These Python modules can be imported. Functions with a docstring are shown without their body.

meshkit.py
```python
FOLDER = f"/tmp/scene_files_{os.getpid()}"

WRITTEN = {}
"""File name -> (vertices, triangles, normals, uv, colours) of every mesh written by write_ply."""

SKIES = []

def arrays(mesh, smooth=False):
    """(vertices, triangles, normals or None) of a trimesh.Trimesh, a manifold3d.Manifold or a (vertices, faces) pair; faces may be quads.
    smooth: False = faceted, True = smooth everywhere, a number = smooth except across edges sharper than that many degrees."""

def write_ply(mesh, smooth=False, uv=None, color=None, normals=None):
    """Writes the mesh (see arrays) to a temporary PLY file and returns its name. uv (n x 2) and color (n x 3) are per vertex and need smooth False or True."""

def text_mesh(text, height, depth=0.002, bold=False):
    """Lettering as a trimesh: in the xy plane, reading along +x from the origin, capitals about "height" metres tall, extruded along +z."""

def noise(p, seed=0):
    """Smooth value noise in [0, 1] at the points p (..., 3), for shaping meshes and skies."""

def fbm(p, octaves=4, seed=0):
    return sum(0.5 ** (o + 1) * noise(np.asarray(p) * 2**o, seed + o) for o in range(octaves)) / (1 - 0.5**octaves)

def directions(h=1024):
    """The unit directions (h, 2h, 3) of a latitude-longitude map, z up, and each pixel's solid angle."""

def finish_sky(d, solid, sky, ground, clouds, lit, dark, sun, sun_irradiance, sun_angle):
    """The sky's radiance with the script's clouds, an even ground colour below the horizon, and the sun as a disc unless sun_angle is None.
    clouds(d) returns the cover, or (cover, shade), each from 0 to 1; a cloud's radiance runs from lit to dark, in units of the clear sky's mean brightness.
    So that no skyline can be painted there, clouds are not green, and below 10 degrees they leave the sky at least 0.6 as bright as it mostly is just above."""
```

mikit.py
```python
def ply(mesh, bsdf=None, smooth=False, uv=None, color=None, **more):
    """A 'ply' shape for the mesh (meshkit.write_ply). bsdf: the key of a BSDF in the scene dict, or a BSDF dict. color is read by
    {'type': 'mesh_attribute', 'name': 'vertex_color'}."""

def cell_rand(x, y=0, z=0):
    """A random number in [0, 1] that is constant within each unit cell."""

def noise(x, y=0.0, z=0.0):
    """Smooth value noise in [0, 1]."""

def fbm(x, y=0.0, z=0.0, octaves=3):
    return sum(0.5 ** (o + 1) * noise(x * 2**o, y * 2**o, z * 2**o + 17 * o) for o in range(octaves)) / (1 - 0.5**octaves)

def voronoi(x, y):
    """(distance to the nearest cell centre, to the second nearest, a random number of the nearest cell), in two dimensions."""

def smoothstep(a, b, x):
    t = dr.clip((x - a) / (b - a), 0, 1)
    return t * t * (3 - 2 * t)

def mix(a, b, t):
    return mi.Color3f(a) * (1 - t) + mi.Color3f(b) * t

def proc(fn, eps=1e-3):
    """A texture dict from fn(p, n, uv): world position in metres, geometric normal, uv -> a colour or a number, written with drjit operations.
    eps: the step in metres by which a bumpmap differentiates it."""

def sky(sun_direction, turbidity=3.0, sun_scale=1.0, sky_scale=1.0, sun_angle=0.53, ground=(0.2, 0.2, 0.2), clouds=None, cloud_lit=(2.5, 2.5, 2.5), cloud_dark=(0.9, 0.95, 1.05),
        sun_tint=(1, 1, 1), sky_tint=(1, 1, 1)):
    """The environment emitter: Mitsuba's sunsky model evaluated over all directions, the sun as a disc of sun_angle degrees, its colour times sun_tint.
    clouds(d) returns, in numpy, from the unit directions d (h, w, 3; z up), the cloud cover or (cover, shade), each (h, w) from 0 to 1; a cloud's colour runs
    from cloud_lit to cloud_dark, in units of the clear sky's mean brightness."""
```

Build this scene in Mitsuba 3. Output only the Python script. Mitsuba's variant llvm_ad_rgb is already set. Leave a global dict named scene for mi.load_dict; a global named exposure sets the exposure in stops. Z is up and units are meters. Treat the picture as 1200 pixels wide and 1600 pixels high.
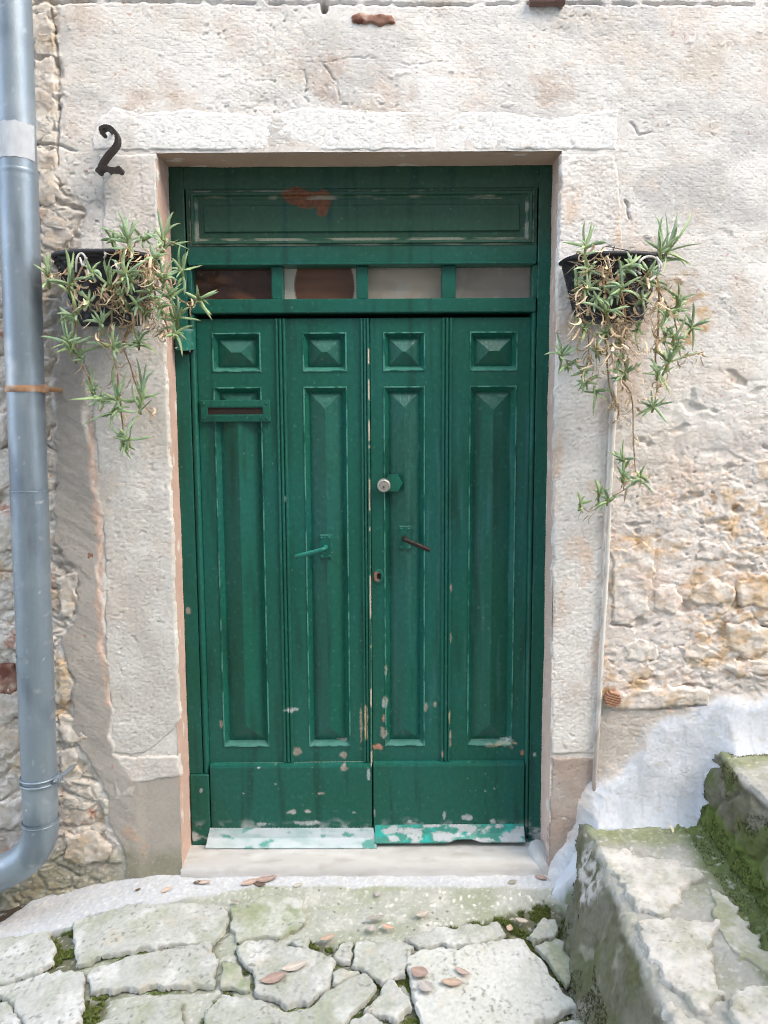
import math, numpy as np, trimesh, drjit as dr, mitsuba as mi, mikit
from mikit import ply
T = mi.ScalarTransform4f
scene, labels = {}, {}

# ------------------------------------------------------------------ camera, light, exposure
exposure = 3.66
scene['camera'] = {'type': 'perspective', 'fov': 53.13, 'fov_axis': 'x', 'near_clip': 0.05, 'far_clip': 100.0,
                   'to_world': T().look_at(origin=[0, -2.36, 1.424], target=[0, -2.36 + 0.99377, 1.424 - 0.11147], up=[0.00524, 0.11147, 0.99375])}
scene['sky'] = mikit.sky([0.58, -0.38, 0.72], turbidity=3, sun_scale=0.30, sun_angle=40, clouds=lambda d: 1.0, cloud_lit=(2.18, 2.5, 2.95))

# ------------------------------------------------------------------ helpers
def sm(a, b, x):
    t = np.clip((x - a) / (b - a), 0, 1)
    return t * t * (3 - 2 * t)

def hsh(i, j, s):
    h = (i.astype(np.int64) * 374761393 + j.astype(np.int64) * 668265263 + s * 1442695041) & 0xFFFFFFFF
    h = ((h ^ (h >> 13)) * 1274126177) & 0xFFFFFFFF
    h = ((h ^ (h >> 16)) * 2246822519) & 0xFFFFFFFF
    return ((h ^ (h >> 15)) & 0xFFFFFF) / 16777216.0

_perm = np.random.default_rng(77).permutation(4096).astype(np.int32)
_gx, _gy = np.cos(_perm * (2 * np.pi / 4096)).astype(np.float32), np.sin(_perm * (2 * np.pi / 4096)).astype(np.float32)
def pn(x, y, s=0):
    """gradient noise, about -1..1"""
    x, y = np.broadcast_arrays(np.asarray(x, np.float32), np.asarray(y, np.float32))
    xi, yi = np.floor(x), np.floor(y)
    fx, fy = x - xi, y - yi
    xi, yi = xi.astype(np.int32), yi.astype(np.int32)
    u, v = fx * fx * fx * (fx * (fx * 6 - 15) + 10), fy * fy * fy * (fy * (fy * 6 - 15) + 10)
    p0, p1 = _perm[(xi + 131 * s) & 4095], _perm[(xi + 1 + 131 * s) & 4095]
    y0, y1 = yi + 57 * s, yi + 1 + 57 * s
    def g(p, yy, a, b):
        k = (p + yy) & 4095
        return _gx[k] * (fx - a) + _gy[k] * (fy - b)
    a, b, c, d = g(p0, y0, 0, 0), g(p1, y0, 1, 0), g(p0, y1, 0, 1), g(p1, y1, 1, 1)
    return 1.45 * (a + (b - a) * u + (c - a) * v + (a - b - c + d) * u * v)

def fb(x, y, o=4, s=0, gain=0.5):
    r, a, n = 0, 1.0, 0
    for k in range(o):
        r = r + a * pn(x * 2 ** k + 13.7 * k, y * 2 ** k - 7.1 * k, s + k)
        n += a; a *= gain
    return r / n

def vor(x, y, s=0):
    xi, yi = np.floor(x), np.floor(y)
    d1, d2, w = np.full_like(x, 9.0), np.full_like(x, 9.0), np.zeros_like(x)
    for a in (-1, 0, 1):
        for b in (-1, 0, 1):
            cx, cy = xi + a, yi + b
            d = np.hypot(cx + hsh(cx, cy, s) - x, cy + hsh(cx, cy, s + 1) - y)
            c = d < d1
            d2 = np.where(c, d1, np.minimum(d2, d))
            w = np.where(c, hsh(cx, cy, s + 2), w)
            d1 = np.minimum(d1, d)
    return d1, d2, w

def sdf(poly, x, y):
    """signed distance to a polygon, negative inside"""
    p = np.asarray(poly, float)
    d = np.full(x.shape, 1e9); ins = np.zeros(x.shape, bool)
    for (ax, ay), (bx, by) in zip(p, np.roll(p, -1, 0)):
        ex, ey = bx - ax, by - ay
        t = np.clip(((x - ax) * ex + (y - ay) * ey) / (ex * ex + ey * ey + 1e-12), 0, 1)
        d = np.minimum(d, (x - ax - t * ex) ** 2 + (y - ay - t * ey) ** 2)
        ins ^= ((ay > y) != (by > y)) & (x < ex * (y - ay) / (ey if ey else 1e-12) + ax)
    d = np.sqrt(d)
    return np.where(ins, -d, d)

def pline(line, x, y):
    d = np.full(x.shape, 1e9)
    for (ax, ay), (bx, by) in zip(line[:-1], line[1:]):
        ex, ey = bx - ax, by - ay
        t = np.clip(((x - ax) * ex + (y - ay) * ey) / (ex * ex + ey * ey + 1e-12), 0, 1)
        d = np.minimum(d, (x - ax - t * ex) ** 2 + (y - ay - t * ey) ** 2)
    return np.sqrt(d)

def area(poly, x, y, soft=0.01, wob=0.02, freq=12, s=0):
    """mask of a polygon with an uneven edge"""
    lo, hi = np.min(poly, 0) - 0.12, np.max(poly, 0) + 0.12
    m = np.zeros(x.shape); k = (x > lo[0]) & (x < hi[0]) & (y > lo[1]) & (y < hi[1])
    if k.any():
        xx, yy = x[k], y[k]
        m[k] = sm(soft, -soft, sdf(poly, xx, yy) + wob * fb(xx * freq, yy * freq, 4, s))
    return m

def mixc(c, col, m):
    return c * (1 - m[..., None]) + np.asarray(col) * m[..., None]

def grid_faces(n, m, keep=None):
    i, j = np.meshgrid(np.arange(n - 1), np.arange(m - 1), indexing='ij')
    q = np.stack([i * m + j, (i + 1) * m + j, (i + 1) * m + j + 1, i * m + j + 1], -1)
    q = q.reshape(-1, 4) if keep is None else q[keep]
    return np.vstack([q[:, [0, 1, 2]], q[:, [0, 2, 3]]])

def compact(v, f, c=None):
    used = np.unique(f); r = np.full(len(v), -1); r[used] = np.arange(len(used))
    return v[used], r[f], (None if c is None else c[used])

def key_for(name):
    if name not in scene: return name
    k = 1
    while '%s_%03d' % (name, k) in scene: k += 1
    return '%s_%03d' % (name, k)

def obj(name, mesh, bsdf, smooth=False, color=None, exact=False, **lab):
    key = name if exact else key_for(name)
    scene[key] = ply(mesh, bsdf, smooth=smooth, color=color)
    if lab: labels[key] = lab
    return key

_things = set()
def thing(name, label, category, group=None, kind=None):
    key, k = name, 1
    while key in _things: key = '%s_%03d' % (name, k); k += 1
    _things.add(key)
    labels[key] = {'label': label}
    if category: labels[key]['category'] = category
    if group: labels[key]['group'] = group
    if kind: labels[key]['kind'] = kind
    return key

def box(x0, x1, y0, y1, z0, z1):
    m = trimesh.creation.box((x1 - x0, y1 - y0, z1 - z0)); m.apply_translation(((x0 + x1) / 2, (y0 + y1) / 2, (z0 + z1) / 2)); return m

def rbox(x0, x1, y0, y1, z0, z1, b=0.002):
    pts = []
    for X, sx in ((x0, 1), (x1, -1)):
        for Y, sy in ((y0, 1), (y1, -1)):
            for Z, sz in ((z0, 1), (z1, -1)):
                pts += [(X + sx * b, Y + sy * b, Z), (X + sx * b, Y, Z + sz * b), (X, Y + sy * b, Z + sz * b)]
    return trimesh.convex.convex_hull(np.array(pts))

def tube(path, r, sides=8, closed_ends=True, squash=None):
    p = np.asarray(path, float); n = len(p)
    r = np.broadcast_to(np.asarray(r, float), (n,))
    t = np.gradient(p, axis=0); t /= np.linalg.norm(t, axis=1, keepdims=True) + 1e-12
    a = np.zeros_like(p); ref = np.array([0, 0, 1.0]) if abs(t[0][2]) < 0.9 else np.array([1.0, 0, 0])
    a[0] = np.cross(t[0], ref); a[0] /= np.linalg.norm(a[0])
    for i in range(1, n):
        q = a[i - 1] - t[i] * (a[i - 1] @ t[i]); a[i] = q / (np.linalg.norm(q) + 1e-12)
    b = np.cross(t, a); th = np.arange(sides) * 2 * np.pi / sides
    v = p[:, None] + r[:, None, None] * (np.cos(th)[None, :, None] * a[:, None] + np.sin(th)[None, :, None] * b[:, None] * (squash or 1))
    i, j = np.meshgrid(np.arange(n - 1), np.arange(sides), indexing='ij'); j2 = (j + 1) % sides
    q = np.stack([i * sides + j, i * sides + j2, (i + 1) * sides + j2, (i + 1) * sides + j], -1).reshape(-1, 4)
    f = np.vstack([q[:, [0, 1, 2]], q[:, [0, 2, 3]]]); v = v.reshape(-1, 3)
    if closed_ends:
        v = np.vstack([v, p[:1], p[-1:]]); k = np.arange(sides); k2 = (k + 1) % sides; o = (n - 1) * sides
        f = np.vstack([f, np.stack([k2, k, k * 0 + len(v) - 2], 1), np.stack([o + k, o + k2, k * 0 + len(v) - 1], 1)])
    return trimesh.Trimesh(v, f, process=False)

def curve(pts, n=24):
    """smooth curve through points (Catmull-Rom)"""
    p = np.asarray(pts, float)
    if len(p) < 3: return np.linspace(p[0], p[-1], n)
    q = np.vstack([2 * p[0] - p[1], p, 2 * p[-1] - p[-2]]); out = []
    for t in np.linspace(0, len(p) - 1 - 1e-6, n):
        i = int(t); u = t - i; a, b, c, d = q[i:i + 4]
        out.append(0.5 * (2 * b + (c - a) * u + (2 * a - 5 * b + 4 * c - d) * u * u + (3 * b - a - 3 * c + d) * u ** 3))
    return np.array(out)

def cat(ms):
    ms = [m if isinstance(m, trimesh.Trimesh) else trimesh.Trimesh(*m, process=False) for m in ms]
    o, vs, fs = 0, [], []
    for m in ms:
        vs.append(np.asarray(m.vertices)); fs.append(np.asarray(m.faces) + o); o += len(m.vertices)
    return trimesh.Trimesh(np.vstack(vs), np.vstack(fs), process=False)

def patch(poly, place, colf, thick=0.01, edge=0.012, dip=0.015, margin=0.008, step=0.004, rough=0.002, freq=30, wob=0.004, s=0):
    """one stone or skin of plaster: a relief over an outline, its rim going down into what it lies on. place(u, v, h) -> points"""
    lo, hi = np.min(poly, 0) - margin, np.max(poly, 0) + margin
    u, v = np.meshgrid(np.arange(lo[0], hi[0] + step, step), np.arange(lo[1], hi[1] + step, step), indexing='ij')
    d = sdf(poly, u, v) + wob * fb(u * 22, v * 22, 3, s + 5)
    p = np.clip(-d / edge, 0, 1)
    h = thick * (1 - (1 - p) ** 2.2) - dip * np.clip(d / margin, 0, 1) + rough * fb(u * freq, v * freq, 4, s + 9) * (0.3 + 0.7 * p)
    # the rim drops along the outline itself, not along the grid
    gu, gv = np.gradient(d, step); gl = np.hypot(gu, gv) + 1e-6; out = np.clip(d, 0, margin) * (d > 0)
    k = (d < margin); u, v = u - gu / gl * out, v - gv / gl * out
    h = np.where(d > 0, -dip * np.clip(d / (step * .9), 0, 1), h)
    k = k[:-1, :-1] & k[1:, :-1] & k[:-1, 1:] & k[1:, 1:]
    vv, ff, cc = compact(np.stack(place(u, v, h), -1).reshape(-1, 3), grid_faces(*u.shape, k), colf(u, v).reshape(-1, 3))
    return (vv, ff), cc

on_wall = lambda base: (lambda u, v, h: (u, -(base(u, v) if callable(base) else base) - h, v))

# ------------------------------------------------------------------ materials
def vcol(rough=0.9, **kw):
    return {'type': 'twosided', 'bsdf': {'type': 'principled', 'base_color': {'type': 'mesh_attribute', 'name': 'vertex_color'}, 'roughness': rough, **kw}}
def flat(c, rough=0.7, **kw):
    return {'type': 'twosided', 'bsdf': {'type': 'principled', 'base_color': {'type': 'rgb', 'value': list(c)}, 'roughness': rough, **kw}}
def bumped(inner, fn, scale, eps=1e-3):
    b = inner['bsdf'] if inner['type'] == 'twosided' else inner
    return {'type': 'twosided', 'bsdf': {'type': 'bumpmap', 'arbitrary': mikit.proc(fn, eps), 'scale': scale, 'nested': b}}
def paint_bump(p, n, uv):
    return mikit.fbm(p.x * 110, p.y * 60, p.z * 70, 3) + 0.5 * mikit.noise(p.x * 300, p.y * 90, p.z * 45)
def grain_bump(p, n, uv):
    return mikit.fbm(p.x * 260, p.y * 260, p.z * 260, 2)
def stone_bump(p, n, uv):
    return mikit.fbm(p.x * 190, p.y * 190, p.z * 190, 3) + 0.5 * mikit.fbm(p.x * 70 + p.z * 40, p.y * 80, p.z * 70 - p.x * 40, 2) - 0.9 * mikit.smoothstep(0.62, 0.80, mikit.noise(p.x * 120, p.y * 120, p.z * 150))
scene['masonry'] = bumped(vcol(0.95, specular=0.2), stone_bump, 0.0009, 6e-4)
scene['door_paint'] = bumped(vcol(0.33, specular=0.34), paint_bump, 0.0015)
scene['bare_wood'] = bumped(vcol(0.8), grain_bump, 0.001)
scene['black_plastic'] = flat((0.012, 0.012, 0.017), 0.55)
scene['soil'] = flat((0.06, 0.045, 0.03), 0.95)
scene['leaf_green'] = vcol(0.5, specular=0.4)
scene['dry'] = vcol(0.85)
scene['rope_white'] = flat((0.46, 0.45, 0.43), 0.9)
scene['wire'] = flat((0.07, 0.06, 0.055), 0.5, metallic=0.6)
scene['iron'] = bumped(flat((0.035, 0.027, 0.024), 0.5, metallic=0.5), grain_bump, 0.0003)
scene['zinc'] = bumped(vcol(0.42, metallic=0.55), grain_bump, 0.0004)
scene['rust'] = bumped(vcol(0.85), grain_bump, 0.001)
scene['steel_worn'] = flat((0.42, 0.40, 0.37), 0.45, metallic=0.7)
scene['dark_hole'] = flat((0.006, 0.006, 0.006), 0.9)
scene['glass'] = {'type': 'thindielectric', 'int_ior': 1.28}
scene['cloth'] = vcol(0.9)

# ------------------------------------------------------------------ the ground
def zg(x, y):
    return -0.035 - 0.11 * sm(-0.7, -1.35, x) + 0.10 * y - 0.03 * sm(0.2, 0.6, x) * sm(-.05, -.3, y) + 0.006 * np.exp(np.minimum(y, 0) / 0.03)

FLAGS = [
 [(-1.262,-.131),(-1.102,-.164),(-1.035,-.157),(-1,-.212),(-.96,-.305),(-.994,-.334),(-1.149,-.348)],
 [(-.959,-.15),(-.803,-.122),(-.653,-.122),(-.521,-.117),(-.479,-.167),(-.474,-.233),(-.502,-.287),(-.624,-.289),(-.739,-.316),(-.877,-.337),(-.926,-.244)],
 [(-.834,-.371),(-.731,-.339),(-.618,-.308),(-.51,-.282),(-.478,-.365),(-.469,-.437),(-.584,-.437),(-.696,-.449),(-.797,-.445)],
 [(-1.164,-.355),(-.987,-.35),(-.843,-.367),(-.813,-.451),(-.786,-.55),(-.798,-.621),(-.918,-.562),(-.965,-.492),(-1.039,-.415),(-1.15,-.38)],
 [(-1.141,-.397),(-1.032,-.429),(-.969,-.495),(-.912,-.6),(-1.042,-.584)],
 [(-.678,-.504),(-.601,-.48),(-.542,-.489),(-.498,-.63),(-.732,-.628),(-.743,-.554)],
 [(-.428,-.307),(-.401,-.278),(-.342,-.276),(-.283,-.299),(-.205,-.313),(-.145,-.356),(-.157,-.439),(-.193,-.481),(-.259,-.5),(-.349,-.463),(-.369,-.395),(-.401,-.361)],
 [(-.156,-.456),(-.074,-.399),(-.036,-.412),(-.021,-.44),(-.056,-.492),(-.102,-.548),(-.133,-.632),(-.432,-.63),(-.472,-.538),(-.443,-.463),(-.346,-.48),(-.253,-.52),(-.187,-.497)],
 [(-.157,-.333),(-.124,-.278),(-.096,-.283),(-.097,-.356),(-.127,-.358)],
 [(-.092,-.28),(.047,-.279),(.078,-.301),(.056,-.369),(.051,-.404),(-.014,-.428),(-.093,-.365)],
 [(.053,-.272),(.151,-.232),(.33,-.206),(.355,-.243),(.344,-.261),(.224,-.302),(.089,-.299)],
 [(.055,-.353),(.085,-.32),(.208,-.311),(.393,-.251),(.418,-.292),(.507,-.491),(.383,-.545),(.315,-.629),(.098,-.633),(.077,-.509),(.069,-.441)],
 [(.004,-.419),(.023,-.419),(.065,-.508),(.026,-.553),(-.055,-.522)],
 [(-.089,-.55),(-.048,-.529),(-0,-.564),(.009,-.633),(-.101,-.632)],
 [(.411,-.244),(.479,-.182),(.512,-.18),(.52,-.215),(.499,-.24),(.429,-.27)],
 [(.431,-.281),(.506,-.247),(.531,-.252),(.518,-.291),(.538,-.339),(.514,-.405),(.497,-.411)],
 [(-.279,-.277),(-.222,-.267),(-.222,-.309),(-.25,-.313)],
 [(.44,-.538),(.537,-.511),(.532,-.608),(.437,-.616)],
 [(-.154,-.435),(-.135,-.367),(-.081,-.394),(-.123,-.44)],
 [(-.481,-.137),(-.37,-.088),(-.268,-.094),(-.237,-.203),(-.307,-.259),(-.382,-.261),(-.431,-.278),(-.463,-.228)],
 [(-.467,-.349),(-.402,-.377),(-.367,-.455),(-.448,-.438)],
]
FLAG_TONE = [-.1, 0.1, .05, -.1, -.1, .25, .0, .30, .1, -.1, .0, -.42, -.10, 0, .4, .45, -.1, .3, .5, .75, .7]
FLAG_THICK = [.012, .010, .013, .016, .014, .009, .012, .012, .010, .011, .011, .018, .018, .014, .011, .011, .011, .014, .008, .004, .004]
CEMENT = [(-1.333,-.111),(-1.235,-.063),(-1.15,.025),(-1.097,.114),(-1.034,.111),(-.7,.015),(-.427,.019),(-.09,.023),(.58,.005),(.548,-.065),(-.006,-.056),(-.375,-.053),(-.553,-.081),(-.736,-.145),(-.918,-.135),(-.966,-.166),(-1.106,-.163),(-1.304,-.165)]
SOIL = [(-1.33,-.116),(-1.232,-.069),(-1.147,.018),(-1.089,.105),(-.977,.078),(-.991,.115),(-1.275,.202),(-1.455,.117)]
MOSSY = [[(-1.025,-.168),(-.962,-.162),(-.884,-.333),(-.988,-.338),(-.96,-.3)],
 [(-.452,-.538),(-.44,-.438),(-.41,-.361),(-.388,-.384),(-.428,-.479),(-.431,-.576)],
 [(.147,-.214),(.285,-.184),(.407,-.148),(.494,-.109),(.58,-.166),(.666,-.274),(.616,-.606),(.479,-.576),(.449,-.331),(.373,-.234),(.164,-.237)],
 [(.046,-.398),(.074,-.353),(.081,-.482),(.1,-.633),(-.007,-.633),(.034,-.56),(.074,-.509)],
 [(-.104,-.578),(-.049,-.498),(-.014,-.44),(0,-.451),(-.048,-.531)],
 [(-.302,-.298),(-.232,-.26),(-.155,-.28),(-.134,-.328),(-.205,-.351)],
 [(-.814,-.457),(-.731,-.445),(-.727,-.507),(-.722,-.611),(-.764,-.625)],
 [(-.078,-.363),(-.007,-.379),(.065,-.353),(.064,-.409),(-.007,-.44)]]

def zfine(x, y):
    return zg(x, y) + 0.006 * fb(x * 6, y * 6, 3, 41) + 0.003 * fb(x * 45, y * 45, 3, 42)

def ground_colour(x, y):
    c = np.broadcast_to(np.array([0.345, 0.355, 0.32]), x.shape + (3,)).copy()
    c = mixc(c, (0.275, 0.295, 0.23), sm(-.15, .45, fb(x * 5, y * 7, 4, 50)))
    c = mixc(c, (0.46, 0.46, 0.43), sm(.0, .5, fb(x * 11, y * 13, 5, 51)) * .8)
    c = mixc(c, (0.22, 0.26, 0.13), sm(.1, .5, fb(x * 4 + 3, y * 9, 4, 52)) * .45)
    d1, d2, w = vor(x * 55, y * 55, 60)
    c = mixc(c, (0.66, 0.65, 0.60), sm(.30, .22, d1) * (w > .80) * sm(-.26, -.20, y) * sm(-.05, -.09, y) * sm(.0, .3, fb(x * 5, y * 8, 3, 54) + .25 * sm(-.1, .05, x)))
    c = mixc(c, (0.13, 0.12, 0.10), sm(.28, .2, d1) * (w < .07) * .8)
    for i, m in enumerate(MOSSY):
        k = area(m, x, y, .012, .03, 14, 70 + i)
        c = mixc(c, (0.085, 0.085, 0.045), k * .85)
        c = mixc(c, (0.07, 0.125, 0.022), k * sm(-.1, .3, fb(x * 20, y * 20, 3, 78)))
    near = np.full(x.shape, 9.0)
    for f in FLAGS[:19]:
        lo, hi = np.min(f, 0) - .03, np.max(f, 0) + .03; q = (x > lo[0]) & (x < hi[0]) & (y > lo[1]) & (y < hi[1])
        if q.any(): near[q] = np.minimum(near[q], sdf(f, x[q], y[q]))
    j = sm(.013, .004, near + .012 * fb(x * 26, y * 26, 3, 56)) * sm(-.10, -.16, y)
    c = mixc(c, (.13, .125, .09), j * .6)
    c = mixc(c, (.085, .125, .03), j * sm(-.15, .25, fb(x * 9, y * 9, 4, 57)) * .8)
    k = area(CEMENT, x, y, .008, .012, 10, 90)
    c = mixc(c, np.array([0.45, 0.465, 0.49]) * (1 + .10 * fb(x * 8, y * 12, 4, 91))[..., None], k)
    c = mixc(c, (0.45, 0.44, 0.42), k * sm(.1, .5, fb(x * 30, y * 30, 3, 92)) * .5)
    k = area(SOIL, x, y, .006, .012, 16, 95)
    c = mixc(c, (0.075, 0.06, 0.045), k)
    c = mixc(c, (0.10, 0.12, 0.035), k * sm(0, .3, fb(x * 20, y * 20, 3, 96)))
    c = mixc(c, (.60, .60, .58), sm(.25, .45, fb(x * 70, y * 70, 2, 55)) * .5)
    return c * (1 + .28 * fb(x * 90, y * 90, 3, 53, .7))[..., None]

xs = np.unique(np.round(np.r_[np.linspace(-5, -1.5, 15), np.arange(-1.45, 0.70, .0038), np.linspace(.75, 5, 18)], 4))
ys = np.unique(np.round(np.r_[np.linspace(-3.62, -0.95, 20), np.arange(-0.9, 0.03, .0038)], 4))
X, Y = np.meshgrid(xs, ys, indexing='ij')
flagged = np.ones(X.shape) * 9
Z = zfine(X, Y) - 0.014 * sm(-.01, .02, -area(CEMENT, X, Y, .008, .012, 10, 90) + .5) * sm(-.07, -.12, Y)
near = np.full(X.shape, 9.0)
for f_ in FLAGS[:19]:
    lo, hi = np.min(f_, 0) - .03, np.max(f_, 0) + .03; q = (X > lo[0]) & (X < hi[0]) & (Y > lo[1]) & (Y < hi[1])
    near[q] = np.minimum(near[q], sdf(f_, X[q], Y[q]))
Z -= .0025 * sm(.016, .004, near + .010 * fb(X * 26, Y * 26, 3, 56)) * sm(.0, .004, near + .003) * sm(-.10, -.16, Y) + .004 * sm(.0, -.004, near)
Z -= 0.012 * area(SOIL, X, Y, .006, .012, 16, 95)
for i, m in enumerate(MOSSY): Z -= 0.007 * area(m, X, Y, .02, .02, 14, 70 + i)
d1, d2, w = vor(X * 55, Y * 55, 60)
Z += 0.002 * sm(.30, .15, d1) * (w > .80) * (Y < -.06)
thing('ground', 'mossy worn concrete and stone paving in front of the green door', None, kind='structure')
obj('ground', (np.stack([X, Y, Z], -1).reshape(-1, 3), grid_faces(*X.shape)), 'masonry', True, ground_colour(X, Y).reshape(-1, 3))

def flag_colour(tone, s):
    def f(x, y):
        c = np.broadcast_to(np.array([0.375, 0.382, 0.365]) * (1 - .6 * min(tone, 0)), x.shape + (3,)).copy()
        c = mixc(c, (0.53, 0.535, 0.53), sm(-.10, .32, fb(x * 8, y * 8, 5, s, .6)) * .8)
        c = mixc(c, (0.285, 0.305, 0.24), sm(-.12, .3, fb(x * 9, y * 9, 5, s + 1, .6)) * (.60 + tone))
        c = mixc(c, (0.27, 0.31, 0.19), np.full(x.shape, max(tone, 0) * .6) * sm(-.5, .4, fb(x * 9, y * 9, 3, s + 7)))
        c = mixc(c, (0.25, 0.25, 0.24), sm(.12, .40, fb(x * 60, y * 60, 3, s + 2)) * sm(-.3, .4, fb(x * 8, y * 8, 3, s + 3)) * .75)
        c = mixc(c, (0.46, 0.41, 0.34), sm(.25, .5, fb(x * 13, y * 13, 3, s + 4)) * .4)
        c = mixc(c, (.15, .155, .14), sm(.22, .45, fb(x * 60, y * 60, 2, s + 8)) * sm(-.15, .3, fb(x * 6, y * 6, 3, s + 6)) * .75)
        return c * (1.0 - .10 * min(tone, 0) + .26 * fb(x * 90, y * 90, 3, s + 5, .7))[..., None]
    return f
for i, (poly, tone, th) in enumerate(zip(FLAGS, FLAG_TONE, FLAG_THICK)):
    tilt = (hsh(np.array([i]), np.array([3]), 5)[0] - .5) * .03
    cx = np.mean(poly, 0)
    m, c = patch(poly, lambda u, v, h: (u, v, zfine(u, v) + h + tilt * .2 * (u - cx[0]) - .0016), flag_colour(tone, 100 + 10 * i), thick=th * .36, edge=.0036, dip=.012, margin=.0066, step=.0033, rough=.0022, freq=36, wob=.018, s=200 + 13 * i)
    obj('ground__paving_stone', m, 'masonry', True, c)

# moss, a mat of tiny leaves in the joints
rng = np.random.default_rng(5)
def moss_mesh(points, size, tint=(.085, .125, .026)):
    n = len(points); k = 3
    base = np.repeat(points, k, 0); a = rng.uniform(0, 6.283, n * k); s = size * rng.uniform(.5, 1.3, n * k)
    d = np.stack([np.cos(a) * s * .8, np.sin(a) * s * .8, s * rng.uniform(.3, 1.1, n * k)], 1)
    w = np.stack([-np.sin(a), np.cos(a), 0 * a], 1) * (s * .35)[:, None]
    v = np.stack([base - w, base + w, base + d], 1).reshape(-1, 3)
    col = np.repeat(np.array([tint]) * rng.uniform(.4, 1.4, (n, 1)) + np.array([[.03, .015, 0]]) * rng.uniform(0, 1, (n, 1)), 3 * k, 0)
    return (v, np.arange(len(v)).reshape(-1, 3)), col
pts = []
for i, m in enumerate(MOSSY):
    lo, hi = np.min(m, 0), np.max(m, 0); n = int((hi[0] - lo[0]) * (hi[1] - lo[1]) * 150000)
    q = rng.uniform(lo, hi, (n, 2)); k = (sdf(m, q[:, 0], q[:, 1]) < .004) & (fb(q[:, 0] * 20, q[:, 1] * 20, 3, 78) > .02 - .1 * (i == 7))
    for f in FLAGS: k &= sdf(f, q[:, 0], q[:, 1]) > -.002
    pts.append(q[k])
q = rng.uniform((-1.1, -.72), (.62, -.16), (150000, 2)); near = np.full(len(q), 9.0)
for f in FLAGS[:19]: near = np.minimum(near, sdf(f, q[:, 0], q[:, 1]))
pts.append(q[(near > .001) & (near < .012) & (fb(q[:, 0] * 9, q[:, 1] * 9, 4, 57) > .12)])
pts = np.vstack(pts)
z = zfine(pts[:, 0], pts[:, 1]) - .013 - .004
m, c = moss_mesh(np.column_stack([pts, z - .002]), .0062)
thing('moss', 'green moss growing in the joints between the paving stones', 'moss', kind='stuff')
obj('moss', m, 'dry', False, c)

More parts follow.
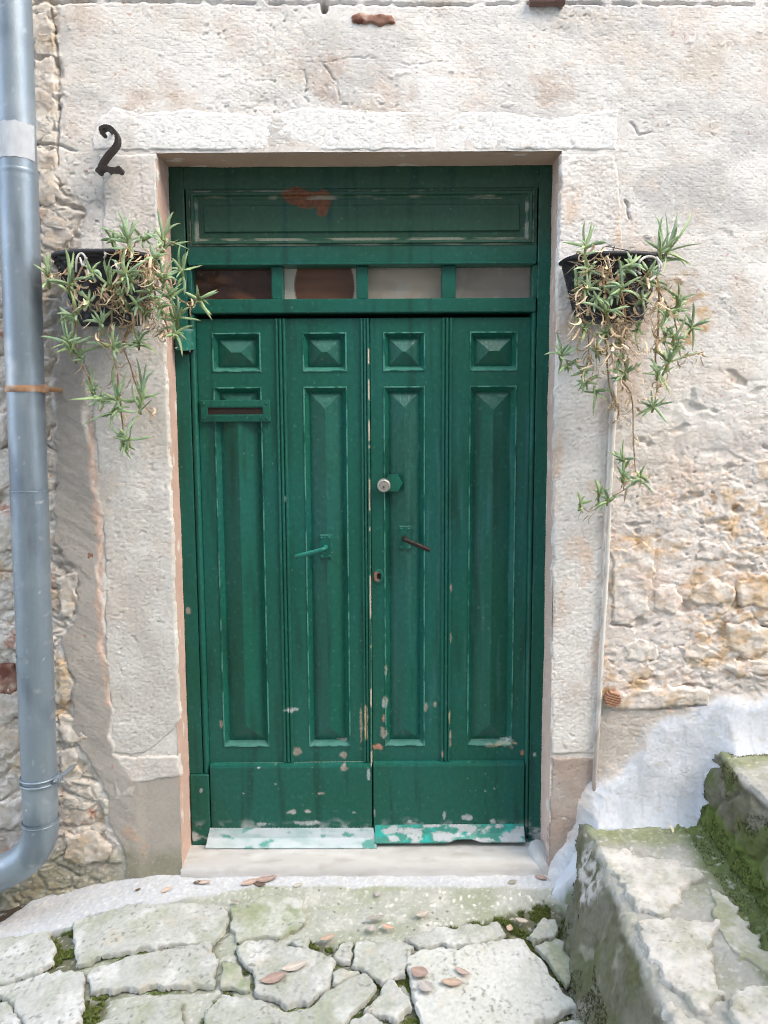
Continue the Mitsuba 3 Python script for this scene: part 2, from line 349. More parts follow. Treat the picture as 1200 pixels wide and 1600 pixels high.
# ------------------------------------------------------------------ the steps that climb to the right along the wall
PROF = np.array([(0.47, -0.16), (0.535, -0.09), (0.575, 0.02), (0.605, 0.10), (0.632, 0.150), (0.650, 0.164), (0.70, 0.168), (0.95, 0.176), (0.985, 0.185), (1.003, 0.225), (1.022, 0.31), (1.045, 0.385), (1.065, 0.402), (1.12, 0.406), (1.40, 0.415), (1.425, 0.45), (1.45, 0.61), (1.48, 0.64), (1.9, 0.65), (5.0, 0.67)])
L = np.r_[0, np.cumsum(np.hypot(*np.diff(PROF, axis=0).T))]
sv = np.r_[np.arange(0, 1.75, .0045), np.linspace(1.76, L[-1], 30)]
from scipy.interpolate import PchipInterpolator
px, pz = PchipInterpolator(L, PROF[:, 0])(sv), PchipInterpolator(L, PROF[:, 1])(sv)
nx, nz = -np.gradient(pz), np.gradient(px); nl = np.hypot(nx, nz); nx, nz = nx / nl, nz / nl
yv = np.r_[np.linspace(-3.62, -1.15, 14), np.arange(-1.1, 0.03, .0045)]
S, Yg = np.meshgrid(np.arange(len(sv)), yv, indexing='ij')
PX, PZ, NX, NZ, SS = px[S], pz[S], nx[S], nz[S], sv[S]
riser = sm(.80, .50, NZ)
amp = 0.005 + .012 * riser
disp = amp * fb(SS * 9, Yg * 9, 4, 300) + (.0030 + .003 * riser) * fb(SS * 34, Yg * 30, 4, 301, .65)
for lev_, sd_ in ((.05, 307), (.22, 308), (-.12, 309)):
    nn_ = fb(SS * 5 + sd_, Yg * 4, 6, sd_, .58); disp -= .0040 * sm(lev_ - .008, lev_ + .008, nn_)
disp += riser * .010 * fb(PZ * 9, Yg * 5, 3, 305)
d1, d2, w = vor(SS * 9 + .4 * fb(SS * 8, Yg * 8, 2, 303), Yg * 7, 302)
disp += riser * .014 * (sm(0, .22, d2 - d1) - .6) * sm(.9, 1.0, PX + .3)
SX = PX + .05 * Yg + NX * disp; SZ = PZ + NZ * disp
edgewob = .012 * fb(Yg * 6, PZ * 2, 3, 306); SX = SX + edgewob + .05 * sm(-.18, -.05, Yg) * sm(.165, -.02, PZ) * (PX < .8)
def step_colour(x, y, z, ris, sc):
    c = np.broadcast_to(np.array([0.30, 0.30, 0.28]), x.shape + (3,)).copy()
    c = mixc(c, (0.38, 0.38, 0.36), sm(-.05, .5, fb(sc * 9, y * 9, 5, 310)) * .8)
    c = mixc(c, (0.21, 0.23, 0.16), sm(-.05, .45, fb(sc * 6, y * 5, 4, 311)) * .7)
    c = mixc(c, (0.185, 0.21, 0.10), sm(-.20, -.06, y + .09 * fb(sc * 10, y * 10, 5, 312)) * (1 - ris) * .8)
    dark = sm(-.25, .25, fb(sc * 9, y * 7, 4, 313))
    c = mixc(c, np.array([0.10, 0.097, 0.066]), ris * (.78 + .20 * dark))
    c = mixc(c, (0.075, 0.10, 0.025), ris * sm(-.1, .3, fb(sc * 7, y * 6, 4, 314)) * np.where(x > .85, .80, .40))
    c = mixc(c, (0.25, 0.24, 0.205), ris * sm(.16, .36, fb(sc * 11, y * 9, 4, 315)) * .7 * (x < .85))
    c = mixc(c, (0.43, 0.42, 0.41), area([(-.30, 0.04), (-.14, 0.05), (-.13, .165), (-.34, .165)], y, z, .02, .04, 12, 316) * ris * (x < .85) * sm(-.3, .2, fb(sc * 30, y * 30, 3, 317)))
    c = mixc(c, (0.085, 0.12, 0.03), sm(.90, .97, x - .05 * y + .03 * fb(sc * 10, y * 10, 3, 318)) * (z < .25) * .9)
    c = mixc(c, (.52, .51, .49), sm(.2, .45, fb(sc * 50, y * 50, 3, 320)) * (1 - ris) * .5)
    return c * (1 + .32 * fb(sc * 70, y * 70, 4, 319, .7))[..., None]
thing('steps', 'mossy worn stone steps climbing to the right along the foot of the wall', None, kind='structure')
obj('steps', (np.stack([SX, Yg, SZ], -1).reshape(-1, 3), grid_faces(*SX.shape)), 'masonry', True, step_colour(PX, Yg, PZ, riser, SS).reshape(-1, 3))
def zstep(u, v):
    return np.interp(u - .05 * v, PROF[:, 0], PROF[:, 1])
TREADS = [([(.633,-.186),(.71,-.197),(.735,-.265),(.809,-.266),(.864,-.315),(.886,-.37),(.788,-.419),(.783,-.466),(.71,-.514),(.653,-.498),(.651,-.404),(.629,-.313)], .013, 0),
 ([(.633,-.539),(.712,-.532),(.834,-.558),(.79,-.618),(.758,-.707),(.74,-.803),(.666,-.852),(.636,-.787),(.626,-.706),(.622,-.616)], .014, .0),
 ([(.744,-.825),(.809,-.78),(.888,-.788),(.807,-.942),(.704,-.942)], .020, .1),
 ([(.606,-.802),(.626,-.806),(.655,-.866),(.721,-.875),(.698,-.942),(.588,-.941)], .008, .15),
 ([(.88,-.406),(.94,-.462),(1.017,-.542),(.91,-.745),(.823,-.681),(.836,-.565)], .004, .55)]
for i, (poly, th, tone) in enumerate(TREADS):
    poly = [(min(a, .935 + .05 * b), b) for a, b in poly]
    def stone_col(x, y, tone=tone, i=i):
        c = flag_colour(tone, 400 + 10 * i)(x, y) * np.array([1.04, 1.0, .97])
        return mixc(c, (.52, .505, .485), sm(-.20, .40, fb(x * 18, y * 18, 5, 405 + i, .65)) * (.8 if tone < .2 else .1))
    m, c = patch(poly, lambda u, v, h: (u, v, zstep(u, v) + h), stone_col, thick=th * .7, edge=.005, dip=.014, margin=.0072, step=.0036, rough=.008, freq=20, wob=.026, s=500 + 13 * i)
    obj('steps__tread_stone', m, 'masonry', True, c)
# moss on the second riser and along the wall
q = []
for i in range(len(sv)):
    pass
k = rng.integers(0, SX.size, 110000)
fx, fy, fz, fr = SX.ravel()[k], Yg.ravel()[k], SZ.ravel()[k], riser.ravel()[k]
sel = (fy > -.75) & (((fr > .4) & (PX.ravel()[k] > .9) & (PX.ravel()[k] < 1.1) & (fb(fz * 9, fy * 7, 3, 330) > .12)) | ((fz < .24) & (PX.ravel()[k] > .93) & (PX.ravel()[k] < 1.02) & (fb(fx * 12, fy * 12, 3, 331) > -.1)) | ((fz > .39) & (fz < .45) & (fy > -.09) & (PX.ravel()[k] < 1.4) & (PX.ravel()[k] > 1.07)) | ((PX.ravel()[k] < .57) & (fb(fz * 9, fy * 9, 3, 332) > .05)))
m, c = moss_mesh(np.column_stack([fx, fy, fz - .002])[sel], .0055, (.050, .066, .020))
thing('moss', 'dark green moss clinging to the stone risers of the steps', 'moss', kind='stuff')
obj('moss_001', m, 'dry', False, c, exact=True)

# ------------------------------------------------------------------ the house wall
OX0, OX1, OZ1 = -0.664, 0.528, 2.224          # the door opening
RUBBLE_L = [(-1.545,2.786),(-.946,2.783),(-.937,2.472),(-.956,2.17),(-.89,2.06),(-.902,1.932),(-.966,1.802),(-.998,1.555),(-1.005,1.244),(-1.025,1.045),(-.949,.984),(-.966,.841),(-1.031,.738),(-.992,.634),(-1.005,.38),(-.93,.315),(-.918,.142),(-.871,.032),(-.889,-.146),(-1.803,-.277)]
GREY_L = [(-.989,1.764),(-.89,1.783),(-.911,1.478),(-.887,1.243),(-.873,1.104),(-.896,.963),(-.885,.841),(-.881,.675),(-.867,.528),(-.874,.379),(-.807,.304),(-.653,.303),(-.654,-.018),(-.842,-.031),(-.873,.12),(-.929,.337),(-.996,.444),(-.992,.634),(-1.02,.759),(-.955,.861),(-1.025,1.045),(-1.003,1.362)]
REPAIR_L = [(-.818,.289),(-.638,.309),(-.642,-.041),(-.851,-.039),(-.856,.119),(-.816,.189)]
WHITE_R = [(.486,-.109),(.553,-.003),(.627,.133),(.668,.259),(.786,.36),(.835,.434),(.895,.487),(.995,.529),(1.055,.556),(1.623,.588),(1.674,-.161),(.476,-.154)]
GREY_R = [(.669,.53),(.811,.54),(.934,.54),(1.033,.592),(1.214,.643),(1.415,.663),(1.421,.558),(1.055,.549),(.875,.455),(.787,.349),(.666,.253),(.668,.414)]
OCHRE = [[(.977,1.214),(1.115,1.233),(1.208,1.153),(1.224,1.033),(1.093,1.053),(1.012,1.094)], [(.917,.974),(1.096,.993),(1.228,.952),(1.245,.622),(1.112,.644),(1.01,.665),(.954,.79)], [(.715,1.076),(.814,1.095),(.914,1.054),(.837,.994),(.736,1.015)], [(.846,1.849),(.941,1.867),(1.004,1.735),(.93,1.66),(.852,1.698)], [(.596,1.47),(.684,1.47),(.677,1.392),(.588,1.393)], [(.685,.687),(.828,.645),(.83,.593),(.698,.583)], [(-1.043,.718),(-.972,.707),(-.985,.529),(-1.044,.508)]]
BROWN = [[(-.749,2.374),(-.683,2.401),(-.6,2.383),(-.667,2.347),(-.741,2.351)], [(.453,2.43),(.527,2.448),(.575,2.377),(.473,2.36)], [(-.235,2.46),(-.142,2.468),(-.106,2.38),(-.18,2.363)], [(.006,2.38),(.081,2.361),(.062,2.34),(.006,2.348)], [(-.787,2.151),(-.759,2.142),(-.77,2.105),(-.817,2.115)]]
CRACKS = [([(-.954,2.698),(-.952,2.594),(-.942,2.507),(-.943,2.349),(-.957,2.224),(-.951,2.133)], .004, .010), ([(-1.027,2.253),(-.948,2.249),(-.897,2.231)], .004, .010), ([(-.226,2.451),(-.217,2.407),(-.232,2.381),(-.216,2.363)], .003, .0035),
          ([(-.17,2.469),(-.133,2.416),(-.124,2.371)], .003, .004), ([(-1.097,2.64),(-.729,2.642),(-.324,2.633),(-.177,2.636),(.192,2.627),(.56,2.63),(1.206,2.622)], .004, .010), ([(.727,2.305),(.756,2.269),(.784,2.278)], .003, .005), ([(-.179,2.472),(-.067,2.489),(.081,2.464),(.193,2.475)], .002, .003),
          ([(.681,2.125),(.725,2.07),(.736,2.016)], .004, .010), ([(.713,.801),(.824,.78),(.863,.8)], .004, .010), ([(-.977,1.783),(-.907,1.631),(-.866,1.478),(-.853,1.322)], .002, .006), ([(.71,.541),(.914,.523),(1.015,.539)], .005, .012), ([(.892,.578),(.972,.602),(1.034,.585)], .006, .014)]

def wall_height(x, z):
    """how far the plaster stands out from the plane of the wall"""
    rubL = area(RUBBLE_L, x, z, .012, .03, 9, 1)
    right = sm(.62, .80, x) * sm(2.0, 1.2, z)
    low = sm(.80, 1.05, x) * sm(1.35, .75, z)
    white = area(WHITE_R, x, z, .035, .03, 9, 2)
    greyr = area(GREY_R, x, z, .012, .03, 9, 3)
    greyl = np.maximum(area(GREY_L, x, z, .006, .03, 10, 4), area(REPAIR_L, x, z, .006, .02, 10, 5))
    top = sm(2.15, 2.35, z)
    calm = np.clip(white + greyr * .7 + greyl * .8, 0, 1)
    h = .006 * fb(x * 2.2, z * 2.2, 3, 10) + .0035 * fb(x * 6, z * 6, 3, 11)
    rgh = (1 - calm * .75) * (.12 + .88 * sm(-.05, .35, fb(x * 1.6, z * 2.0, 4, 14) + .25 * right))
    h += (.0011 + .0034 * right + .0034 * low + .0004 * top) * rgh * fb(x * 24 + 5 * z, z * 32, 4, 12, .68)
    h += (.0012 + .0016 * right + .0008 * low) * rgh * fb(x * 70 + 9 * z, z * 80, 3, 13, .7)
    # old coats of plaster broken off along uneven edges
    for s, lev, dep in ((20, .34, .0022), (21, .40, .0030)):
        n = fb(x * 2.6 + s, z * 3.6, 6, s, .56)
        h -= dep * sm(lev - .012, lev + .012, n) * (1 - .85 * calm) * sm(-.3, .3, fb(x * 7, z * 7, 3, s + 40))
    # pits
    p = fb(x * 34, z * 46, 2, 30) + .35 * fb(x * 5, z * 5, 2, 32)
    h -= (.004 + .003 * right) * sm(.42, .56, p) * rgh
    h -= .0018 * sm(.36, .52, fb(x * 17 + 6 * z, z * 34, 4, 15, .6)) * (1 - .9 * calm)
    h += .0026 * sm(.34, .5, fb(x * 15, z * 19, 4, 16, .6)) * (1 - .9 * calm)
    h += (.0022 + .002 * right) * (1 - calm * .8) * fb(x * 13, z * 16, 4, 17, .6)
    p = pn(x * 85, z * 100, 31)
    h -= .0020 * sm(.55, .72, p) * rgh
    # rubble under the lime: lumps and hollows
    wx, wz = x + .02 * fb(x * 11, z * 11, 3, 33), z + .02 * fb(x * 11 + 9, z * 11, 3, 34)
    d1, d2, w = vor(wx * 7.5, wz * 11, 35)
    lump = sm(.0, .28, d2 - d1) * (.35 + .65 * w)
    h += (right * .002 + low * .0045) * (1 - white) * (1 - .6 * greyr) * (lump - .5)
    d1, d2, w = vor(wx * 19, wz * 26, 36)
    h += (right * .0016 + low * .003 + rubL * .006) * (1 - white) * (sm(0, .3, d2 - d1) * (.3 + .7 * w) - .5)
    d1, d2, w = vor(wx * 9, wz * 14, 37)
    h += rubL * (.014 * (sm(0, .22, d2 - d1) * (.3 + .7 * w)) - .010)
    h += rubL * .006 * fb(x * 30, z * 34, 4, 38, .6)
    # deep hollows
    hol = sm(.24, .42, fb(x * 6.5, z * 8.5, 4, 39)) * low * (1 - white)
    h -= .018 * hol
    h -= .012 * sm(.28, .45, fb(x * 8, z * 14, 3, 40)) * right * (1 - white) * (1 - greyr)
    # trowel strokes in the grey cement, lime wash rounded out towards its foot
    h += greyl * .0022 * fb((x * .75 + z) * 26, (x - z * .5) * 5, 3, 45)
    h += greyl * .006
    for ln, wd, dep in CRACKS:
        d = pline(ln, x + .006 * fb(x * 30, z * 30, 2, 48), z + .006 * fb(x * 30, z * 30, 2, 49))
        h -= dep * sm(wd * 1.3, wd * .2, d) * sm(-.35, 0, fb(x * 16, z * 16, 2, 50))
    # the hole at the top and the recess round the door stones
    h -= .05 * sm(.014, .006, np.hypot(x + .165, (z - 2.625) * .7))
    d = np.maximum(np.maximum(OX0 - .10 - x, x - OX1 - .06), z - OZ1 - .05)
    h = np.where(d < .08, np.minimum(h, .0015 + .012 * sm(.0, .08, d)), h)
    zb = -.06 + .225 * sm(.60, .665, x) + .235 * sm(.98, 1.10, x)
    up = np.clip(z - zb, 0, 1)
    h = h * (1 - white * .6) + white * (.010 + .0022 * fb(x * 34, z * 22, 4, 46, .65) + .006 * fb(x * 7, z * 7, 3, 47) + .055 * np.exp(-up / .055) + .014 * sm(.4, .0, up))
    return h

def wall_colour(x, z):
    lime = np.array([0.60, 0.58, 0.56])
    c = np.broadcast_to(lime, x.shape + (3,)).copy()
    c = mixc(c, (0.66, 0.65, 0.635), sm(-.2, .4, fb(x * 3, z * 3, 4, 110)) * .9)
    c = mixc(c, (0.50, 0.45, 0.40), sm(.0, .40, fb(x * 4, z * 5, 6, 111, .58)) * .8)
    c = mixc(c, (0.44, 0.435, 0.43), sm(.04, .36, fb(x * 2.4 + 5, z * 5, 4, 112)) * .7)
    c = mixc(c, (0.56, 0.475, 0.42), sm(.1, .45, fb(x * 6, z * 6, 4, 113)) * .5)
    rl = area(RUBBLE_L, x, z, .012, .03, 9, 1)
    c = mixc(c, (0.50, 0.46, 0.41), rl * .7)
    c = mixc(c, (0.36, 0.31, 0.265), rl * sm(-.1, .4, fb(x * 9, z * 9, 4, 114)) * .75)
    c = mixc(c, (0.45, 0.33, 0.20), rl * sm(.15, .45, fb(x * 8, z * 8, 4, 115)) * .6)
    c = mixc(c, (0.38, 0.15, 0.09), rl * sm(.33, .5, fb(x * 9 + 4, z * 9, 4, 116)) * .7)
    right = sm(.55, .75, x) * sm(1.55, 1.0, z)
    c = mixc(c, (0.62, 0.565, 0.53), right * .7)
    c = mixc(c, (0.60, 0.45, 0.38), right * sm(.05, .45, fb(x * 7, z * 7, 5, 117)) * .55)
    c = mixc(c, (0.50, 0.38, 0.25), right * sm(.16, .45, fb(x * 8 + 3, z * 11, 5, 118)) * .55)
    for i, o in enumerate(OCHRE):
        k = area(o, x, z, .02, .06, 13, 120 + i)
        c = mixc(c, (0.52, 0.37, 0.22), k * sm(-.15, .30, fb(x * 18, z * 22, 4, 130 + i)) * .85)
        c = mixc(c, (0.30, 0.17, 0.07), k * sm(.12, .42, fb(x * 22, z * 26, 3, 131 + i)) * .7)
    for i, o in enumerate(BROWN):
        c = mixc(c, (0.36, 0.23, 0.15), area(o, x, z, .030, .09, 16, 140 + i) * (.35 + .3 * fb(x * 30, z * 40, 3, 172)))
    c = mixc(c, (0.47, 0.36, 0.29), area([(.59,1.756),(.801,1.755),(.788,1.565),(.753,1.45),(.674,1.47),(.614,1.547)], x, z, .03, .07, 12, 171) * .65)  # brown stain under the right pot, with the pot's shadow painted in
    gl = area(GREY_L, x, z, .006, .03, 10, 4)
    c = mixc(c, np.array([0.34, 0.32, 0.30]) * (1 + .14 * fb(x * 8, z * 8, 4, 150))[..., None], gl * .92)
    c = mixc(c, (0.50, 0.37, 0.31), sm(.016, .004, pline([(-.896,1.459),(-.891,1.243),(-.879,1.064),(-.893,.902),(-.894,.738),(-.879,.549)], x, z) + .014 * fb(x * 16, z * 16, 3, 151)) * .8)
    k = area(REPAIR_L, x, z, .006, .02, 10, 5)
    c = mixc(c, np.array([0.36, 0.335, 0.305]) * (1 + .12 * fb(x * 9, z * 9, 4, 152))[..., None], k)
    c = mixc(c, (0.44, 0.30, 0.22), k * sm(.15, .4, fb(x * 12, z * 12, 3, 153)) * .5)
    k = area(GREY_R, x, z, .014, .03, 9, 3)
    c = mixc(c, np.array([0.44, 0.415, 0.39]) * (1 + .14 * fb(x * 8, z * 8, 4, 154))[..., None], k * .85)
    k = area(WHITE_R, x, z, .024, .045, 14, 2)
    c = mixc(c, np.array([0.53, 0.565, 0.625]) * (1 + .09 * fb(x * 6, z * 9, 4, 155))[..., None], k)
    c = mixc(c, (0.42, 0.45, 0.50), k * sm(.05, .4, fb(x * 30, z * 7, 5, 173, .6)) * .7)
    c = mixc(c, (0.40, 0.40, 0.385), k * sm(.12, .4, fb(x * 24 + z * 14, z * 30, 4, 174, .65)) * .55)
    c = mixc(c, (0.40, 0.44, 0.50), k * sm(.0, .40, fb(x * 9, z * 6, 4, 156)) * .6)
    c = mixc(c, (0.33, 0.12, 0.07), (pn(x * 60, z * 60, 160) > .66) * sm(.0, .3, fb(x * 5, z * 5, 2, 161)) * (1 - k) * .55)
    c = mixc(c, (0.33, 0.27, 0.22), sm(.45, .62, pn(x * 95, z * 110, 162)) * (1 - k) * .35)
    c = mixc(c, (0.12, 0.13, 0.05), sm(.09, .0, z - np.where(x < -.6, -.02, -.3) + .10 * fb(x * 9, z * 9, 4, 163)) * (x < -.6) * .5)
    c = mixc(c, (0.44, 0.38, 0.33), sm(.34, .50, fb(x * 60 + 8 * z, z * 105, 2, 165)) * (1 - k) * sm(-.25, .25, fb(x * 3, z * 3, 3, 166) + .3 * right) * .75)
    c = mixc(c, (0.70, 0.69, 0.68), sm(.30, .50, fb(x * 70, z * 90, 2, 167)) * (1 - k) * (1 - gl) * (1 - area(REPAIR_L, x, z, .006, .02, 10, 5)) * .5)
    c = mixc(c, (0.58, 0.42, 0.30), right * sm(.22, .46, fb(x * 38, z * 46, 3, 168) + .35 * fb(x * 6, z * 6, 2, 169)) * (1 - k) * (1 - gl) * .7)
    return c * (1 + .16 * fb(x * 95, z * 95, 3, 164, .7))[..., None]

xs = np.unique(np.round(np.r_[np.linspace(-5, -2.3, 10), np.arange(-2.2, -1.31, .009), np.arange(-1.31, 1.28, .0034), OX0, OX1, np.arange(1.285, 2.2, .009), np.linspace(2.3, 5, 10)], 4))
zs = np.unique(np.round(np.r_[np.linspace(-.8, -.25, 6), np.arange(-.2, 2.76, .0034), OZ1, np.linspace(2.86, 5.6, 12)], 4))
X, Z = np.meshgrid(xs, zs, indexing='ij')
fade = sm(2.25, 1.9, np.abs(X))
H = wall_height(X, Z) * fade
hole = (X > OX0 + .0005) & (X < OX1 - .0005) & (Z < OZ1 - .0005)
k = ~(hole[:-1, :-1] | hole[1:, :-1] | hole[:-1, 1:] | hole[1:, 1:])
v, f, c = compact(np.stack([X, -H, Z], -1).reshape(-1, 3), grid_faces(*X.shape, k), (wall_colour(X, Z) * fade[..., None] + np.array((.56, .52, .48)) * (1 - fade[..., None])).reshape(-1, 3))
thing('house_wall', 'old lime plastered rubble stone house wall with a pale stone door surround', 'wall')
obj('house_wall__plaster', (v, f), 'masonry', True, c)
# the thickness of the wall, dark inside
core = cat([box(-5, OX0 - .02, .10, .60, -.8, 5.6), box(OX1 + .02, 5, .10, .60, -.8, 5.6), box(OX0 - .02, OX1 + .02, .10, .60, OZ1 + .02, 5.6), box(OX0 - .02, OX1 + .02, .40, .60, -.8, OZ1 + .02), box(-5, 5, .60, 4, 5.5, 5.6)])
scene['masonry_core'] = flat((.45, .42, .39), .9)
obj('house_wall__core', core, 'masonry_core')

def ashlar_colour(tone, ochre, s, base=(.60, .575, .55)):
    def f(x, z):
        c = np.broadcast_to(np.array(base) * tone, x.shape + (3,)).copy()
        c = mixc(c, np.array([.68, .67, .66]) * tone, sm(-.2, .45, fb(x * 5, z * 5, 4, s)) * .8)
        c = mixc(c, np.array([.47, .43, .39]) * tone, sm(.05, .5, fb(x * 6, z * 4, 4, s + 1)) * .6)
        c = mixc(c, (.54, .36, .24), sm(.0, .4, fb(x * 9, z * 5, 4, s + 2)) * ochre)
        c = mixc(c, (.34, .30, .26), sm(.5, .7, pn(x * 100, z * 100, s + 3)) * .4)
        c = mixc(c, np.array([.44, .40, .365]) * tone, sm(.30, .5, fb(x * 75, z * 95, 2, s + 5)) * .6)
        return c * (1 + .14 * fb(x * 110, z * 110, 2, s + 4))[..., None]
    return f
def ashlar(name, poly, colf, s, thick=.006, peck=.0022, edge=.006, step=.0036, dirn=(70, 95)):
    def place(u, v, h):
        p = pn(u * dirn[0] + v * 31, v * dirn[1] - u * 23, s + 1) * .6 + pn(u * dirn[0] * 1.7 - v * 40, v * dirn[1] * 1.6 + u * 37, s + 2) * .5
        hh = h + peck * p * np.clip(h / thick * 1.5, 0, 1) + .0025 * fb(u * 6, v * 6, 3, s + 3)
        hh -= .0026 * sm(.34, .5, fb(u * 26, v * 34, 3, s + 6, .6)); hh += .0014 * fb(u * 16, v * 13, 4, s + 8, .6)
        return u, -(hh - .001), v
    m, c = patch(poly, place, colf, thick=thick, edge=edge, dip=.02, margin=.006, step=step, rough=.0012, freq=20, wob=.008, s=s)
    obj(name, m, 'masonry', True, c)
LINTEL = [(-.85,2.232),(-.852,2.268),(-.827,2.322),(-.786,2.352),(-.667,2.337),(-.554,2.347),(-.499,2.338),(-.331,2.324),(-.237,2.352),(-.069,2.341),(.118,2.333),(.193,2.325),(.324,2.339),(.493,2.313),(.623,2.334),(.69,2.337),(.69,2.226)]
JAMB_L = [(-.837,2.221),(-.666,2.221),(-.662,1.931),(-.657,1.477),(-.657,1.043),(-.656,.674),(-.654,.495),(-.695,.442),(-.771,.383),(-.874,.384),(-.874,.57),(-.883,.758),(-.87,.963),(-.871,1.164),(-.881,1.361),(-.888,1.631),(-.839,1.931),(-.821,2.115)]
BLOCK_L = [(-.87,.373),(-.659,.378),(-.655,.31),(-.816,.285),(-.856,.328)]
JAMB_R = [(.527,2.215),(.686,2.216),(.701,2.107),(.721,1.923),(.705,1.831),(.699,1.623),(.688,1.47),(.685,1.156),(.68,.75),(.677,.375),(.534,.374),(.528,.751),(.523,1.157),(.523,1.548),(.523,1.924)]
BLOCK_R = [(.534,.365),(.677,.365),(.668,.263),(.617,.133),(.561,.019),(.523,-.047),(.528,.024)]
ashlar('house_wall__lintel', LINTEL, ashlar_colour(1.06, 0, 600, (.64, .64, .635)), 610, thick=.0032, peck=.0010, dirn=(75, 130))
ashlar('house_wall__jamb_stone', JAMB_L, ashlar_colour(.90, .10, 620, (.57, .55, .52)), 630, thick=.0030, peck=.0014)
ashlar('house_wall__jamb_stone', BLOCK_L, ashlar_colour(.95, .15, 640), 650, thick=.0055, peck=.0016)
ashlar('house_wall__jamb_stone', JAMB_R, ashlar_colour(1.02, .55, 660), 670, thick=.0032, peck=.0019)
ashlar('house_wall__jamb_stone', BLOCK_R, ashlar_colour(.62, .15, 680, (.56, .46, .41)), 690, thick=.004, peck=.0008)

# the plastered reveals
def reveal(name, org, du, dv, col, nu, nv, out, s):
    a, b = np.meshgrid(np.linspace(0, 1, nu), np.linspace(0, 1, nv), indexing='ij')
    p = np.asarray(org, float) + a[..., None] * np.asarray(du) + b[..., None] * np.asarray(dv)
    q = p[..., 2] + p[..., 0]
    p = p + np.asarray(out) * (.0016 * fb(q * 30, p[..., 1] * 30, 3, s) + .004 * fb(q * 4, p[..., 1] * 4, 2, s + 1))[..., None]
    c = np.array(col) * (1 + .10 * fb(q * 6, p[..., 1] * 14, 4, s + 2) + .06 * fb(q * 60, p[..., 1] * 60, 2, s + 3))[..., None]
    c = mixc(c, (.55, .53, .51), sm(.28, .45, fb(q * 9, p[..., 1] * 20, 4, s + 4)) * .8)
    return obj(name, (p.reshape(-1, 3), grid_faces(nu, nv)), 'masonry', True, c.reshape(-1, 3))
reveal('house_wall__reveal', (OX0, -.0005, -.06), (0, .20, 0), (0, 0, OZ1 + .07), (.41, .295, .25), 40, 500, (1, 0, 0), 700)
reveal('house_wall__reveal', (OX1, -.0005, -.06), (0, .20, 0), (0, 0, OZ1 + .07), (.46, .36, .315), 40, 500, (-1, 0, 0), 710)
reveal('house_wall__reveal', (OX0 - .002, .0015, OZ1), (0, .20, 0), (OX1 - OX0 + .004, 0, 0), (.40, .29, .225), 40, 300, (0, 0, -1), 720)
# door sill
u, v2 = np.meshgrid(np.linspace(OX0 - .004, OX1 + .02, 260), np.linspace(0, 1, 44), indexing='ij')
prof = np.array([(-.012, -.09), (-.010, -.03), (-.004, -.008), (.006, .0), (.03, .003), (.16, .006), (.30, .006)])
tt = np.r_[0, np.cumsum(np.hypot(*np.diff(prof, axis=0).T))]; tt /= tt[-1]
sy, sz = np.interp(v2, tt, prof[:, 0]), np.interp(v2, tt, prof[:, 1])
n = fb(u * 12, v2 * 5, 4, 730)
sz = sz + .0025 * n + .001 * fb(u * 70, v2 * 20, 2, 731); sy = sy + .004 * fb(u * 9, v2, 3, 732)
c = np.broadcast_to(np.array([.43, .425, .415]), u.shape + (3,)).copy()
c = mixc(c, (.52, .52, .52), sm(-.1, .5, fb(u * 5, v2 * 9, 4, 733)) * .8)
c = mixc(c, (.32, .305, .285), sm(.05, .5, fb(u * 8, v2 * 12, 4, 734)) * .6)
obj('house_wall__door_sill', (np.stack([u, sy, sz], -1).reshape(-1, 3), grid_faces(*u.shape)), 'masonry', True, c.reshape(-1, 3))
# lime wash heaped in the corner to the right of the sill
def lump(c, r, seed, sub=4):
    m = trimesh.creation.icosphere(subdivisions=sub); v = m.vertices
    v = v * (1 + .07 * fb(v[:, 0] * 1.5 + v[:, 2] * 1.3, v[:, 1] * 1.5 + v[:, 2], 3, seed))[:, None]
    return v * np.asarray(r) + np.asarray(c), np.asarray(m.faces)
v, f = lump((.514, .062, -.020), (.040, .070, .060), 740)
obj('house_wall__whitewash', (v, f), 'masonry', True, np.array([.43, .44, .45]) * (1 + .25 * fb(v[:, 0] * 40, v[:, 2] * 40, 3, 741))[:, None])

# the lime wash runs down in a smooth fillet between the jamb and the first step
fa = curve([(a, -.004, b) for a, b in [(.674,.298),(.65,.196),(.613,.103),(.568,.026),(.52,-.049)]], 60)
fbb = curve([(.667,-.085,.175),(.649,-.095,.126),(.619,-.1,.072),(.579,-.105,.018),(.524,-.1,-.036)], 60)
u, w = np.meshgrid(np.linspace(0, 1, 60), np.linspace(-.12, 1.1, 40), indexing='ij')
p = fa[:, None] * (1 - w[..., None]) + fbb[:, None] * w[..., None]
p[..., 2] -= .40 * np.maximum(w - .93, 0)
p[..., 1] += .022 * np.sin(math.pi * np.clip(w, 0, 1)) ; p[..., 2] -= .022 * np.sin(math.pi * np.clip(w, 0, 1))
p += (.0025 * fb(p[..., 0] * 22, p[..., 2] * 22, 3, 745))[..., None] * np.array((-.4, -.6, .5))
c = np.array([.53, .565, .625]) * (1 + .10 * fb(p[..., 0] * 14, p[..., 2] * 10, 4, 746))[..., None]
c = mixc(c, (.38, .40, .40), sm(.1, .45, fb(p[..., 0] * 20, p[..., 2] * 9, 4, 747)) * .5)
c = mixc(c, (.17, .20, .09), sm(.96, 1.12, w + .15 * fb(u * 7, w * 5, 4, 748)) * .9)
obj('house_wall__whitewash', (p.reshape(-1, 3), grid_faces(60, 40)), 'masonry', True, c.reshape(-1, 3))

